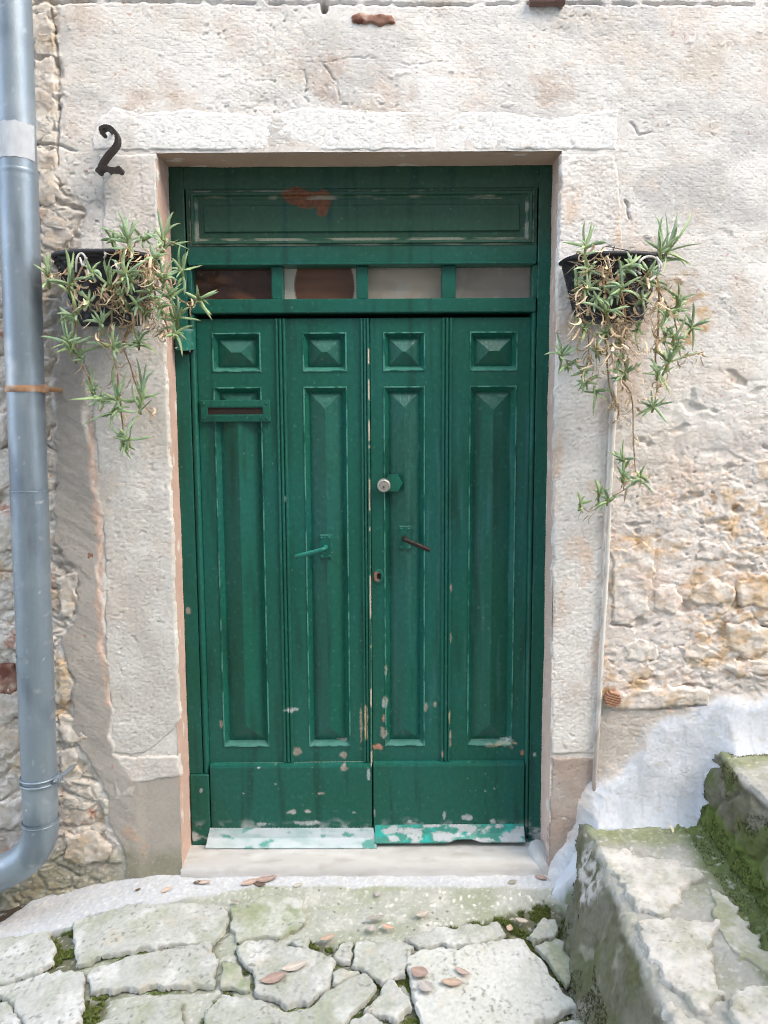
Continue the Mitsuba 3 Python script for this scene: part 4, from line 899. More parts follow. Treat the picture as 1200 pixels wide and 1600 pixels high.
(px1, pz1) = [(.069,1.059)][0]
paint(D + 'door_leaf_001__backplate', backplate(px1, pz1, .046, .080, LY - .0125), size=.004)
for lf, sgn in (('door_leaf', -1), ('door_leaf_001', 1)):
    qx, qz = [(-.192,1.031),(.069,1.059)][0 if sgn < 0 else 1]
    paint(D + lf + '__plate_screws', cat([trimesh.creation.icosphere(subdivisions=2, radius=.0040).apply_scale((1, .55, 1)).apply_translation((qx + a, LY - .0133, qz + b)) for a in (-.013, .013) for b in (-.030, .030)]), lambda p: paint_colour(p, 1.5), size=.004)
# cylinder lock and key hole
(cx, cz) = [(0,1.232)][0]
def ring_disc(cx, cz, prof, n=28):
    v, f = [], []
    for r, y in prof: v += [(cx + r * math.cos(a), y, cz + r * math.sin(a)) for a in np.arange(n) * 2 * math.pi / n]
    for k in range(len(prof) - 1):
        for j in range(n):
            a, b = k * n + j, k * n + (j + 1) % n; f += [(a, b, b + n), (a, b + n, a + n)]
    return trimesh.Trimesh(np.array(v), np.array(f), process=False)
obj(D + 'door_leaf_001__cylinder_lock', cat([ring_disc(cx, cz, [(.022, LY), (.022, .112), (.0205, .108), (.0165, .106), (.0155, .1075), (.012, .1080), (.0115, .1066), (.0005, .1062)]), rbox(cx - .0012, cx + .0012, .1050, .108, cz - .007, cz + .003, .0004)]), 'steel_worn', 30, label='round worn steel cylinder lock')
obj(D + 'door_leaf_001__keyway', rbox(cx - .0016, cx + .0016, .1045, .1058, cz - .0075, cz - .001, .0005), 'dark_hole')
hexa = trimesh.creation.cylinder(radius=.031, height=.024, sections=6); hexa.apply_transform(trimesh.transformations.rotation_matrix(math.pi / 2, (1, 0, 0))); hexa.apply_translation((cx + .030, LY - .010, cz + .008))
paint(D + 'door_leaf_001__lock_block', hexa, lambda p: paint_colour(p, 1.25), size=.004)
(kx, kz) = [(-.018,.93)][0]
kh = ring_disc(0, 0, [(.020, LY), (.0195, LY - .004), (.015, LY - .006), (.009, LY - .0055), (.0085, LY - .001)]); v = kh.vertices.copy(); v[:, 0] *= .85; v[:, 2] *= 1.25; v += (kx, 0, kz)
paint(D + 'door_leaf_001__key_plate', trimesh.Trimesh(v, kh.faces, process=False), lambda p: mixc(paint_colour(p, 1.1), (.24, .12, .08), sm(.004, -.003, p[:, 0] - kx + .006 * fb(p[:, 0] * 60, p[:, 2] * 60, 3, 1180)) * (np.abs(p[:, 2] - kz) < .016)), size=.003)
obj(D + 'door_leaf_001__keyhole', rbox(kx - .004, kx + .005, LY - .0025, LY - .001, kz - .008, kz + .008, .0006), 'dark_hole')

# small open hood on the left post, wires hanging out of it
(bx, bz) = [(-.626,1.693)][0]
hood = []
n = 20
th = np.linspace(-.15, math.pi + .15, n); zz = np.linspace(0, 1, 8)
A, Bz = np.meshgrid(th, zz, indexing='ij')
r = .0325 + .0015 * np.cos(Bz * 3)
def hoodmesh(r):
    return np.stack([bx - r * np.cos(A) * (1 - .05 * Bz), FY - .006 - r * 1.05 * np.clip(np.sin(A), -.1, 1), bz + .036 - .058 * Bz - .010 * np.sin(A) * Bz], -1).reshape(-1, 3)
o, inn = hoodmesh(.0325), hoodmesh(.0295); ff = grid_faces(n, 8)
rim = []
for j in range(n - 1):
    a, b = j * 8 + 7, (j + 1) * 8 + 7; rim += [(a, b, b + n * 8), (a, b + n * 8, a + n * 8)]
cap = [(j * 8, (j + 1) * 8, 2 * n * 8) for j in range(n - 1)]
hm = trimesh.Trimesh(np.vstack([o, inn, [(bx, FY - .012, bz + .040)]]), np.vstack([ff, ff[:, ::-1] + n * 8, rim, cap]), process=False)
hd = thing('bell_hood', 'small green metal hood with loose pale wires inside, on the left door post', 'hood')
paint('bell_hood__cover', hm, lambda p: mixc(paint_colour(p, 1.7), (.30, .38, .38), sm(.1, .4, fb(p[:, 0] * 50, p[:, 2] * 50, 3, 1185)) * .5), size=.004)
obj('bell_hood__socket', ring_disc(bx, bz - .012, [(.028, FY - .001), (.027, FY - .006), (.004, FY - .008)]), 'dark_hole')
wires = []
for k in range(7):
    a = rngd.uniform(-.02, .02); p0 = np.array((bx + a, FY - .012, bz - .006)); q = [p0]
    for s in range(3): q.append(q[-1] + rngd.uniform(-1, 1, 3) * (.012, .006, .006) + (0, -.006, -.008))
    wires.append(tube(curve(q, 14), .0016, 6))
obj('bell_hood__wire', cat(wires), 'rope_white')

# ------------------------------------------------------------------ zinc drainpipe
thing('drainpipe', 'dented grey zinc drainpipe with a rusty strap, running down the left edge of the wall', 'drainpipe')
PIPE = lambda z: np.array([-1.0735 + .0215 * (z - .25), -.088, 0]) + np.array([0, 0, z])
def pipe_colour(v, white=False):
    x, z = v[:, 0], v[:, 2]
    c = np.broadcast_to(np.array([.235, .29, .345]), v.shape).copy()
    c = mixc(c, (.33, .39, .445), sm(-.1, .45, fb(x * 7, z * 5, 4, 1200)) * .75)
    c = mixc(c, (.125, .16, .205), sm(.0, .4, fb(x * 12, z * 3.5, 4, 1201)) * .6)
    c = mixc(c, (.50, .53, .54), sm(.35, .55, fb(x * 40, z * 40, 3, 1202)) * .4)
    c = mixc(c, (.62, .64, .65), (pn(x * 70, z * 70, 1203) > .86) * .6)
    d = np.abs(np.sin((z * 6 + x * 25))) ; c = mixc(c, (.56, .58, .60), sm(.03, .0, pline([(-1.075, 1.66), (-1.085, 1.63), (-1.06, 1.60), (-1.075, 1.55)], x, z) - .001) * .5)
    return np.clip(c * (1 + .05 * fb(x * 120, z * 120, 2, 1204))[:, None], .01, .85)
def pipe_piece(name, z0, z1, r0, r1, dents=(), ridges=(), **lab):
    n = max(8, int((z1 - z0) / .006)); m = 56
    zz = np.linspace(z0, z1, n); th = np.arange(m + 1) * 2 * math.pi / m
    A, Zz = np.meshgrid(th, zz, indexing='ij')
    r = r0 + (r1 - r0) * (Zz - z0) / (z1 - z0) + .0006 * fb(A * 1.2, Zz * 5, 3, 1210)
    for z, w, h in ridges: r = r + h * np.exp(-((Zz - z) / w) ** 2)
    for z, a, dz, da, h in dents: r = r - h * np.exp(-((Zz - z) / dz) ** 2 - ((A - a) / da) ** 2)
    ax = PIPE(Zz[..., None] if False else 0.25)
    cx = -1.0735 + .0215 * (Zz - .25)
    v = np.stack([cx + r * np.cos(A), -.088 + r * np.sin(A), Zz], -1).reshape(-1, 3)
    obj(name, (v, grid_faces(m + 1, n)), 'zinc', True, pipe_colour(v), **lab)
F_ = -math.pi / 2
zs_ = [z for _, z in [(-.987,2.146),(-1.013,1.535),(-1.02,1.24),(-1.037,.738),(-1.047,.346),(-1.051,.202)]]
pipe_piece('drainpipe__pipe_section', zs_[0] - .02, 3.6, .0515, .0515)
pipe_piece('drainpipe__pipe_section', zs_[1] - .01, zs_[0], .0522, .0530, ridges=((zs_[0] - .006, .003, .0016), (zs_[0] - .028, .003, .001)))
pipe_piece('drainpipe__pipe_section', zs_[2], zs_[1] + .01, .0515, .0520)
pipe_piece('drainpipe__pipe_section', zs_[3], zs_[2] + .003, .0512, .0530, ridges=((zs_[2] + .001, .002, .0016),), dents=((.99, F_ + .15, .035, .35, .012), (.93, F_ - .25, .03, .45, .010), (1.03, F_ + .45, .05, .18, -.004), (.905, F_ - .1, .012, .3, -.003)))
pipe_piece('drainpipe__pipe_section', zs_[5] - .004, zs_[3] + .003, .0512, .0528, ridges=((zs_[3] + .001, .002, .0014),))
# elbow
ez = zs_[5]; ex = -1.0735 + .0215 * (ez - .25); R = .155
el = [(ex - .0004, -.088, ez + .012), (ex, -.088, ez)] + [(ex - R + R * math.cos(a), -.088 - .012 * (a / 1.2), ez - R * math.sin(a)) for a in np.linspace(.05, 1.12, 26)]
last, prev = np.array(el[-1]), np.array(el[-2]); dv = (last - prev) / np.linalg.norm(last - prev)
el += [tuple(last + dv * t) for t in np.linspace(.02, .34, 14)]
m = tube(el, [.0545, .0535] + [.0530] * (len(el) - 2), 48, closed_ends=False)
obj('drainpipe__elbow', m, 'zinc', True, pipe_colour(np.asarray(m.vertices)))
def hoop(z, r, rr, n=48): return tube([PIPE(z) + (r * math.cos(a), r * math.sin(a), .010 * math.cos(a) * 0) for a in np.linspace(0, 2 * math.pi, n)], rr, 8, False)
m = cat([hoop(zs_[4] + .006, .0545, .0034), hoop(zs_[4] - .010, .0545, .0034), rbox(PIPE(zs_[4])[0] + .048, PIPE(zs_[4])[0] + .070, -.104, -.084, zs_[4] - .012, zs_[4] + .010, .003), tube([PIPE(zs_[4]) + (.058, -.03, 0), PIPE(zs_[4]) + (.058, .02, 0)], .006, 10), tube([PIPE(zs_[4]) + (.06, 0, 0), PIPE(zs_[4]) + (.075, .10, 0)], .006, 8)])
obj('drainpipe__clamp', m, 'zinc', 40, None) if False else obj('drainpipe__clamp', m, 'zinc', True, pipe_colour(np.asarray(m.vertices)))
m = cat([hoop(zs_[5] + .002, .0537, .0016)]); obj('drainpipe__seam_ring', m, 'zinc', True, pipe_colour(np.asarray(m.vertices)) * 1.2)
m = hoop(zs_[2] - .001, .0530, .0014); obj('drainpipe__seam_ring', m, 'zinc', True, pipe_colour(np.asarray(m.vertices)) * 1.2)
# rusty strap with its stud into the wall
zc = zs_[1] + .001; A, Zz = np.meshgrid(np.linspace(0, 2 * math.pi, 64), np.array([-.0095, -.009, .009, .0095]), indexing='ij'); rr = np.array([.0525, .0548, .0548, .0525])[None] + 0 * A
v = np.stack([PIPE(zc)[0] + rr * np.cos(A), -.088 + rr * np.sin(A), zc + Zz], -1).reshape(-1, 3); s1 = (v, grid_faces(64, 4))
s2 = tube([PIPE(zc) + (.050, 0, 0), PIPE(zc) + (.066, .03, .0), PIPE(zc) + (.068, .10, 0)], .007, 8); s3 = rbox(PIPE(zc)[0] + .050, PIPE(zc)[0] + .066, -.100, -.082, zc - .012, zc + .012, .002)
m = cat([s1, s2, s3]); vv = np.asarray(m.vertices)
rc = np.broadcast_to(np.array([.36, .20, .11]), vv.shape).copy(); rc = mixc(rc, (.50, .44, .38), sm(.05, .4, fb(vv[:, 0] * 30, vv[:, 2] * 60, 4, 1220)) * .8); rc = mixc(rc, (.14, .07, .04), sm(.0, .4, fb(vv[:, 0] * 24 + 5, vv[:, 2] * 50, 4, 1221)) * .8)
obj('drainpipe__strap', m, 'rust', True, rc, label='rusty iron strap round the drainpipe')
# strip of white tape
za, zb = [z for _, z in [(-1.015,2.269),(-1.021,2.17)]]
A, Zz = np.meshgrid(np.linspace(-math.pi * .98, -.12, 60), np.linspace(0, 1, 24), indexing='ij')
top = za - .004 - .006 * fb(A * 3, A * 0, 3, 1225)
zz = zb + .004 * fb(A * 2, A * 0 + 4, 3, 1226) + (top - zb) * Zz; r = .0531 + .0006 * fb(A * 8, zz * 30, 3, 1227)
v = np.stack([-1.0735 + .0215 * (zz - .25) + r * np.cos(A), -.088 + r * np.sin(A), zz], -1).reshape(-1, 3)
obj('drainpipe__tape', (v, grid_faces(60, 24)), 'cloth', True, np.array([.42, .45, .49]) * (1 + .2 * fb(v[:, 0] * 40, v[:, 2] * 20, 4, 1228))[:, None], label='pale patch of tape wrapped round the pipe')

# ------------------------------------------------------------------ house number
import shapely
thing('house_number', 'wrought iron house number 2 standing off the wall above the left plant', 'house number')
pth = [(-.801,2.261),(-.805,2.271),(-.799,2.277),(-.788,2.279),(-.775,2.275),(-.765,2.264),(-.76,2.25),(-.762,2.234),(-.772,2.22),(-.786,2.206),(-.799,2.19),(-.809,2.174),(-.817,2.158)]
p = curve([(a, 0, b) for a, b in pth], 60)[:, [0, 2]]
q = curve([(a, 0, b) for a, b in [(-.818,2.158),(-.802,2.167),(-.78,2.162),(-.758,2.161)]], 20)[:, [0, 2]]
bar = shapely.union_all([shapely.LineString(p).buffer(.0048), shapely.LineString(q).buffer(.0050), shapely.Point(q[-1]).buffer(.0085), shapely.Point(p[0]).buffer(.006), shapely.Point(p[-1]).buffer(.0075)])
m = trimesh.creation.extrude_polygon(bar, .030); m.apply_transform(trimesh.transformations.rotation_matrix(math.pi / 2, (1, 0, 0))); m.apply_translation((0, -.028, 0))
obj('house_number__bar', m, 'iron', 35)
for x, z in (p[14], q[8]): obj('house_number__peg', tube([(x, -.035, z), (x, .02, z)], .004, 8), 'iron')

# ------------------------------------------------------------------ conduit beside the right jamb
cp = [(x, -.012, z) for x, z in [(.693,1.575),(.696,1.469),(.694,1.353),(.691,1.236),(.691,1.077),(.688,.917),(.682,.753),(.679,.587),(.674,.44),(.669,.308),(.669,.259)]]
m = tube(curve(cp, 90), np.interp(np.linspace(0, 1, 90), [0, .25, .35, 1], [.0105, .0095, .0075, .0065]), 10)
v = np.asarray(m.vertices); c = np.broadcast_to(np.array([.55, .535, .51]), v.shape).copy(); c = mixc(c, (.30, .26, .23), sm(.0, .4, fb(v[:, 0] * 50, v[:, 2] * 14, 4, 1230)) * .7); c = mixc(c, (.18, .13, .12), sm(.55, .35, v[:, 2]) * .55)
thing('conduit', 'thin pale conduit running down the wall beside the right jamb to the steps', 'conduit')
obj('conduit', m, 'cloth', True, c)

# ------------------------------------------------------------------ the two wall pots with trailing succulents
scene['terracotta_soil'] = flat((.055, .04, .03), .95)
def wall_pot(key, cx, zt, zb, w0, w1, d0, d1):
    nt, nz = 110, 46
    A, U = np.meshgrid(np.linspace(0, math.pi, nt), np.linspace(0, 1, nz), indexing='ij')
    w, d = w1 + (w0 - w1) * U, d1 + (d0 - d1) * U
    rows = np.floor(U * 11)
    weave = .0032 * np.sin(A * 17 + math.pi * (rows % 2)) * np.sin(math.pi * (U * 11 - rows)) + .0012 * fb(A * 9, U * 14, 3, 1240)
    ca, sa = np.sign(np.cos(A)) * np.abs(np.cos(A)) ** .75, np.abs(np.sin(A)) ** .75
    v = np.stack([cx + (w + weave) * ca, -.018 - (d + weave) * sa, zb + (zt - zb) * U], -1).reshape(-1, 3)
    back = [(cx - w1, -.016, zb), (cx + w1, -.016, zb), (cx + w0, -.016, zt), (cx - w0, -.016, zt)]
    k = len(v); bot = np.arange(nt) * nz
    f = [grid_faces(nt, nz), [(k, k + 1, k + 2), (k, k + 2, k + 3)], [(bot[j], bot[j + 1], k) for j in range(nt - 1)]]
    obj(key + '__body', trimesh.Trimesh(np.vstack([v, back]), np.vstack(f), process=False), 'black_plastic', 50)
    top = [(cx + w0 * np.sign(math.cos(a)) * abs(math.cos(a)) ** .75, -.018 - d0 * abs(math.sin(a)) ** .75, zt) for a in np.linspace(0, math.pi, 60)]
    obj(key + '__rim', cat([tube(top, .0075, 10), tube([top[0], top[-1]], .006, 8)]), 'black_plastic', True)
    s = np.array(top) * 1; s[:, 2] -= .018; s = np.vstack([s, [(cx, -.018 - d0 * .5, zt - .010)]]); nn = len(s) - 1
    obj(key + '__soil', trimesh.Trimesh(s, np.array([(j, (j + 1) % nn, nn) for j in range(nn)]), process=False), 'terracotta_soil')
(lx0, lz), (lx1, _) = [(-.954,1.911),(-.663,1.91)]; lzb = [(-.827,1.724)][0][1]
thing('wall_pot', 'black woven wall pot beside the drainpipe, half hidden by its trailing plant', 'plant pot')
wall_pot('wall_pot', (lx0 + lx1) / 2, lz, lzb, (lx1 - lx0) / 2, (lx1 - lx0) / 2 * .60, .135, .085)
(rx0, rz), (rx1, _) = [(.528,1.898),(.812,1.897)]; rzb = [(.657,1.724)][0][1]
thing('wall_pot', 'black woven wall pot on the right jamb, a white cord loop over its rim', 'plant pot')
wall_pot('wall_pot_001', (rx0 + rx1) / 2, rz, rzb, (rx1 - rx0) / 2, (rx1 - rx0) / 2 * .66, .135, .085)
def cord(key, paths, r, mat):
    obj(key, cat([tube(curve(p, 30), r, 7) for p in paths]), mat, True)
cord('wall_pot__cord', [[(-.852,-.165,1.853),(-.846,-.172,1.886),(-.837,-.168,1.902),(-.824,-.17,1.895),(-.82,-.166,1.866),(-.811,-.178,1.838)], [(-.838,-.168,1.891),(-.827,-.18,1.867),(-.832,-.149,1.887),(-.811,-.193,1.884)], [(-.791,-.15,1.908),(-.787,-.135,1.915),(-.768,-.164,1.9),(-.785,-.137,1.893)], [(-.682,-.175,1.859),(-.695,-.158,1.845),(-.698,-.169,1.826)], [(-.74,-.17,1.882),(-.727,-.2,1.859),(-.722,-.197,1.846)]], .0030, 'rope_white')
cord('wall_pot_001__cord', [[(.714,-.165,1.848),(.707,-.182,1.869),(.729,-.167,1.885),(.753,-.16,1.886),(.77,-.151,1.875),(.759,-.199,1.842)], [(.622,-.16,1.89),(.633,-.153,1.868),(.638,-.156,1.84),(.645,-.145,1.825)], [(.759,-.168,1.883),(.761,-.199,1.857),(.757,-.185,1.836),(.73,-.201,1.815)], [(.683,-.165,1.851),(.702,-.166,1.848),(.706,-.198,1.834)]], .0034, 'rope_white')
cord('wall_pot__wire', [[(-.896,-.05,1.93),(-.854,-.064,1.931),(-.823,-.045,1.938),(-.794,-.076,1.924)], [(-.962,-.06,1.928),(-.93,-.093,1.916),(-.915,-.084,1.925)]], .0014, 'wire')
cord('wall_pot_001__wire', [[(.633,-.05,1.922),(.65,-.048,1.94),(.694,-.059,1.93),(.736,-.072,1.919),(.791,-.057,1.92),(.831,-.035,1.919)], [(.56,-.06,1.915),(.569,-.059,1.922),(.579,-.041,1.92),(.565,-.079,1.907)], [(.67,-.06,1.934),(.665,-.088,1.933),(.66,-.091,1.919)]], .0014, 'wire')

rngp = np.random.default_rng(21)
def leaf_mesh(a, b, w, sag, r):
    """a fleshy, three sided, curved leaf from a to b"""
    a, b = np.asarray(a, float), np.asarray(b, float); L = np.linalg.norm(b - a); n = 8
    c = (a + b) / 2 + sag * L
    t = np.linspace(0, 1, n)[:, None]; p = (1 - t) ** 2 * a + 2 * t * (1 - t) * c + t * t * b
    d = np.gradient(p, axis=0); d /= np.linalg.norm(d, axis=1, keepdims=True)
    ref = np.array([0, -1.0, .25]) + r.normal(0, .35, 3)
    s = np.cross(d, ref); s /= np.linalg.norm(s, axis=1, keepdims=True); u = np.cross(s, d)
    ww = w * np.interp(t[:, 0], [0, .12, .35, .7, .92, 1], [.75, .8, 1.0, .8, .36, .04])[:, None]
    ring = [s * ww, s * ww * .62 - u * ww * .52, -u * ww * .78 * 1, -s * ww * .62 - u * ww * .52, -s * ww, u * ww * .16]
    v = np.stack([p + k for k in ring], 1).reshape(-1, 3); k = len(ring)
    i, j = np.meshgrid(np.arange(n - 1), np.arange(k), indexing='ij'); j2 = (j + 1) % k
    q = np.stack([i * k + j, i * k + j2, (i + 1) * k + j2, (i + 1) * k + j], -1).reshape(-1, 4)
    f = np.vstack([q[:, [0, 1, 2]], q[:, [0, 2, 3]]])
    g = np.repeat(t[:, 0], k)
    base = np.array([.24, .33, .165]) * r.uniform(.75, 1.30) + np.array([.0, .01, .035]) * r.uniform(-.4, 1.2)
    col = base[None] * (1 + .15 * np.sin(g * 9 + r.uniform(0, 6)))[:, None]
    col = col * (1 - sm(.20, .0, g))[:, None] + np.array([.20, .25, .075]) * sm(.20, .0, g)[:, None]
    tip = sm(.93, 1.0, g) * (r.uniform() > .6)
    return (v, f), col * (1 - tip)[:, None] + np.array([.28, .15, .08]) * tip[:, None]
def curl(r, p, L, w, n=9):
    """a withered, curled leaf"""
    d = r.normal(0, 1, 3) * (1, .6, .6) + (0, -.2, -1.0); d /= np.linalg.norm(d); q = [np.asarray(p, float)]; k = r.normal(0, 1, 3) * (.35, .9, .35) * .30
    for _ in range(n - 1):
        q.append(q[-1] + d * L / n); d = d + np.cross(k, d) * .9; d /= np.linalg.norm(d)
    q = np.array(q); m = tube(q, w * np.interp(np.linspace(0, 1, n), [0, .3, .8, 1], [.7, 1, .8, .2]), 5, False, squash=.22)
    col = np.array([.50, .385, .25]) * r.uniform(.6, 1.4) + np.array([.10, .09, .08]) * r.uniform(0, 1)
    return m, np.repeat(col[None] , len(m.vertices), 0) * r.uniform(.85, 1.15, (len(m.vertices), 1))
def plant(key, shoots, stems, dry, extra):
    for k, s in enumerate(shoots):
        s = np.asarray(s, float); node, tips = s[0], s[1:]
        sk = key + '__shoot' + ('_%03d' % k if k else '')
        mean = (tips - node).mean(0); down = node - mean * .55 + np.array([0, .01, -.012])
        m = tube(curve([down, node * .5 + down * .5 + rngp.normal(0, .002, 3), node, node + mean * .06], 8), [.0032, .0034, .0036, .004, .0042, .004, .0034, .002], 7)
        vv = np.asarray(m.vertices); scene[sk] = ply(m, 'leaf_green', smooth=True, color=np.tile(np.array([[.20, .22, .085]]) * rngp.uniform(.8, 1.2), (len(vv), 1)))
        ln = []
        for t in tips: ln.append((node + rngp.normal(0, .0025, 3), t + rngp.normal(0, .002, 3)))
        avg = np.mean(np.linalg.norm(tips - node, axis=1))
        for _ in range(extra):
            i = rngp.integers(len(tips)); d = (tips[i] - node) + rngp.normal(0, .75, 3) * avg * (1, .8, 1); d *= avg * rngp.uniform(.35, 1.1) / (np.linalg.norm(d) + 1e-9)
            d[1] = -abs(d[1]) if rngp.uniform() < .7 else d[1] * .4
            o = -mean * rngp.uniform(0, .9) * (rngp.uniform() > .4); ln.append((node + o, node + o + d))
        for j, (a, b) in enumerate(ln):
            b = np.array(b); b[1] = min(b[1], -.012)
            (v, f), c = leaf_mesh(a, b, rngp.uniform(.0034, .0050), np.array([0, -.08, .12]) + rngp.normal(0, .11, 3), rngp)
            scene[sk + '__leaf' + ('_%03d' % j if j else '')] = ply((v, f), 'leaf_green', smooth=True, color=c)
    for k, (st, r) in enumerate(stems):
        p = curve(st, 40); p = p + .0035 * np.stack([fb(np.arange(40) * .25, np.zeros(40) + k, 3, 1300 + q) for q in range(3)], 1)
        m = tube(p, np.linspace(r * .62, r * .38, 40), 7); vv = np.asarray(m.vertices)
        c = np.array([.36, .25, .16]) * (1 + .4 * fb(vv[:, 2] * 60, vv[:, 0] * 60, 3, 1310 + k))[:, None]
        scene[key + '__stem' + ('_%03d' % k if k else '')] = ply(m, 'dry', smooth=True, color=c)
    ms, cs = [], []
    for (p, n, spread) in dry:
        for _ in range(int(n * .95)):
            q = np.asarray(p) + rngp.normal(0, 1, 3) * np.asarray(spread) ; q[1] = min(q[1], -.02)
            m, c = curl(rngp, q, rngp.uniform(.03, .075), rngp.uniform(.0026, .0056)); m.vertices[:, 1] = np.minimum(m.vertices[:, 1], -.008); ms.append(m); cs.append(c)
    for k, (st, r) in enumerate(stems):      # withered leaves along the stems
        p = curve(st, 30); 
        for _ in range(int(5 * len(st))):
            q = p[rngp.integers(30)] + rngp.normal(0, .006, 3); m, c = curl(rngp, q, rngp.uniform(.02, .05), rngp.uniform(.0026, .0045)); m.vertices[:, 1] = np.minimum(m.vertices[:, 1], -.008); ms.append(m); cs.append(c)
    m = cat(ms); scene[key + '__dry_leaves'] = ply(m, 'dry', smooth=True, color=np.vstack(cs)); labels[key + '__dry_leaves'] = {'label': 'withered tan leaves curled among the stems', 'kind': 'stuff'}

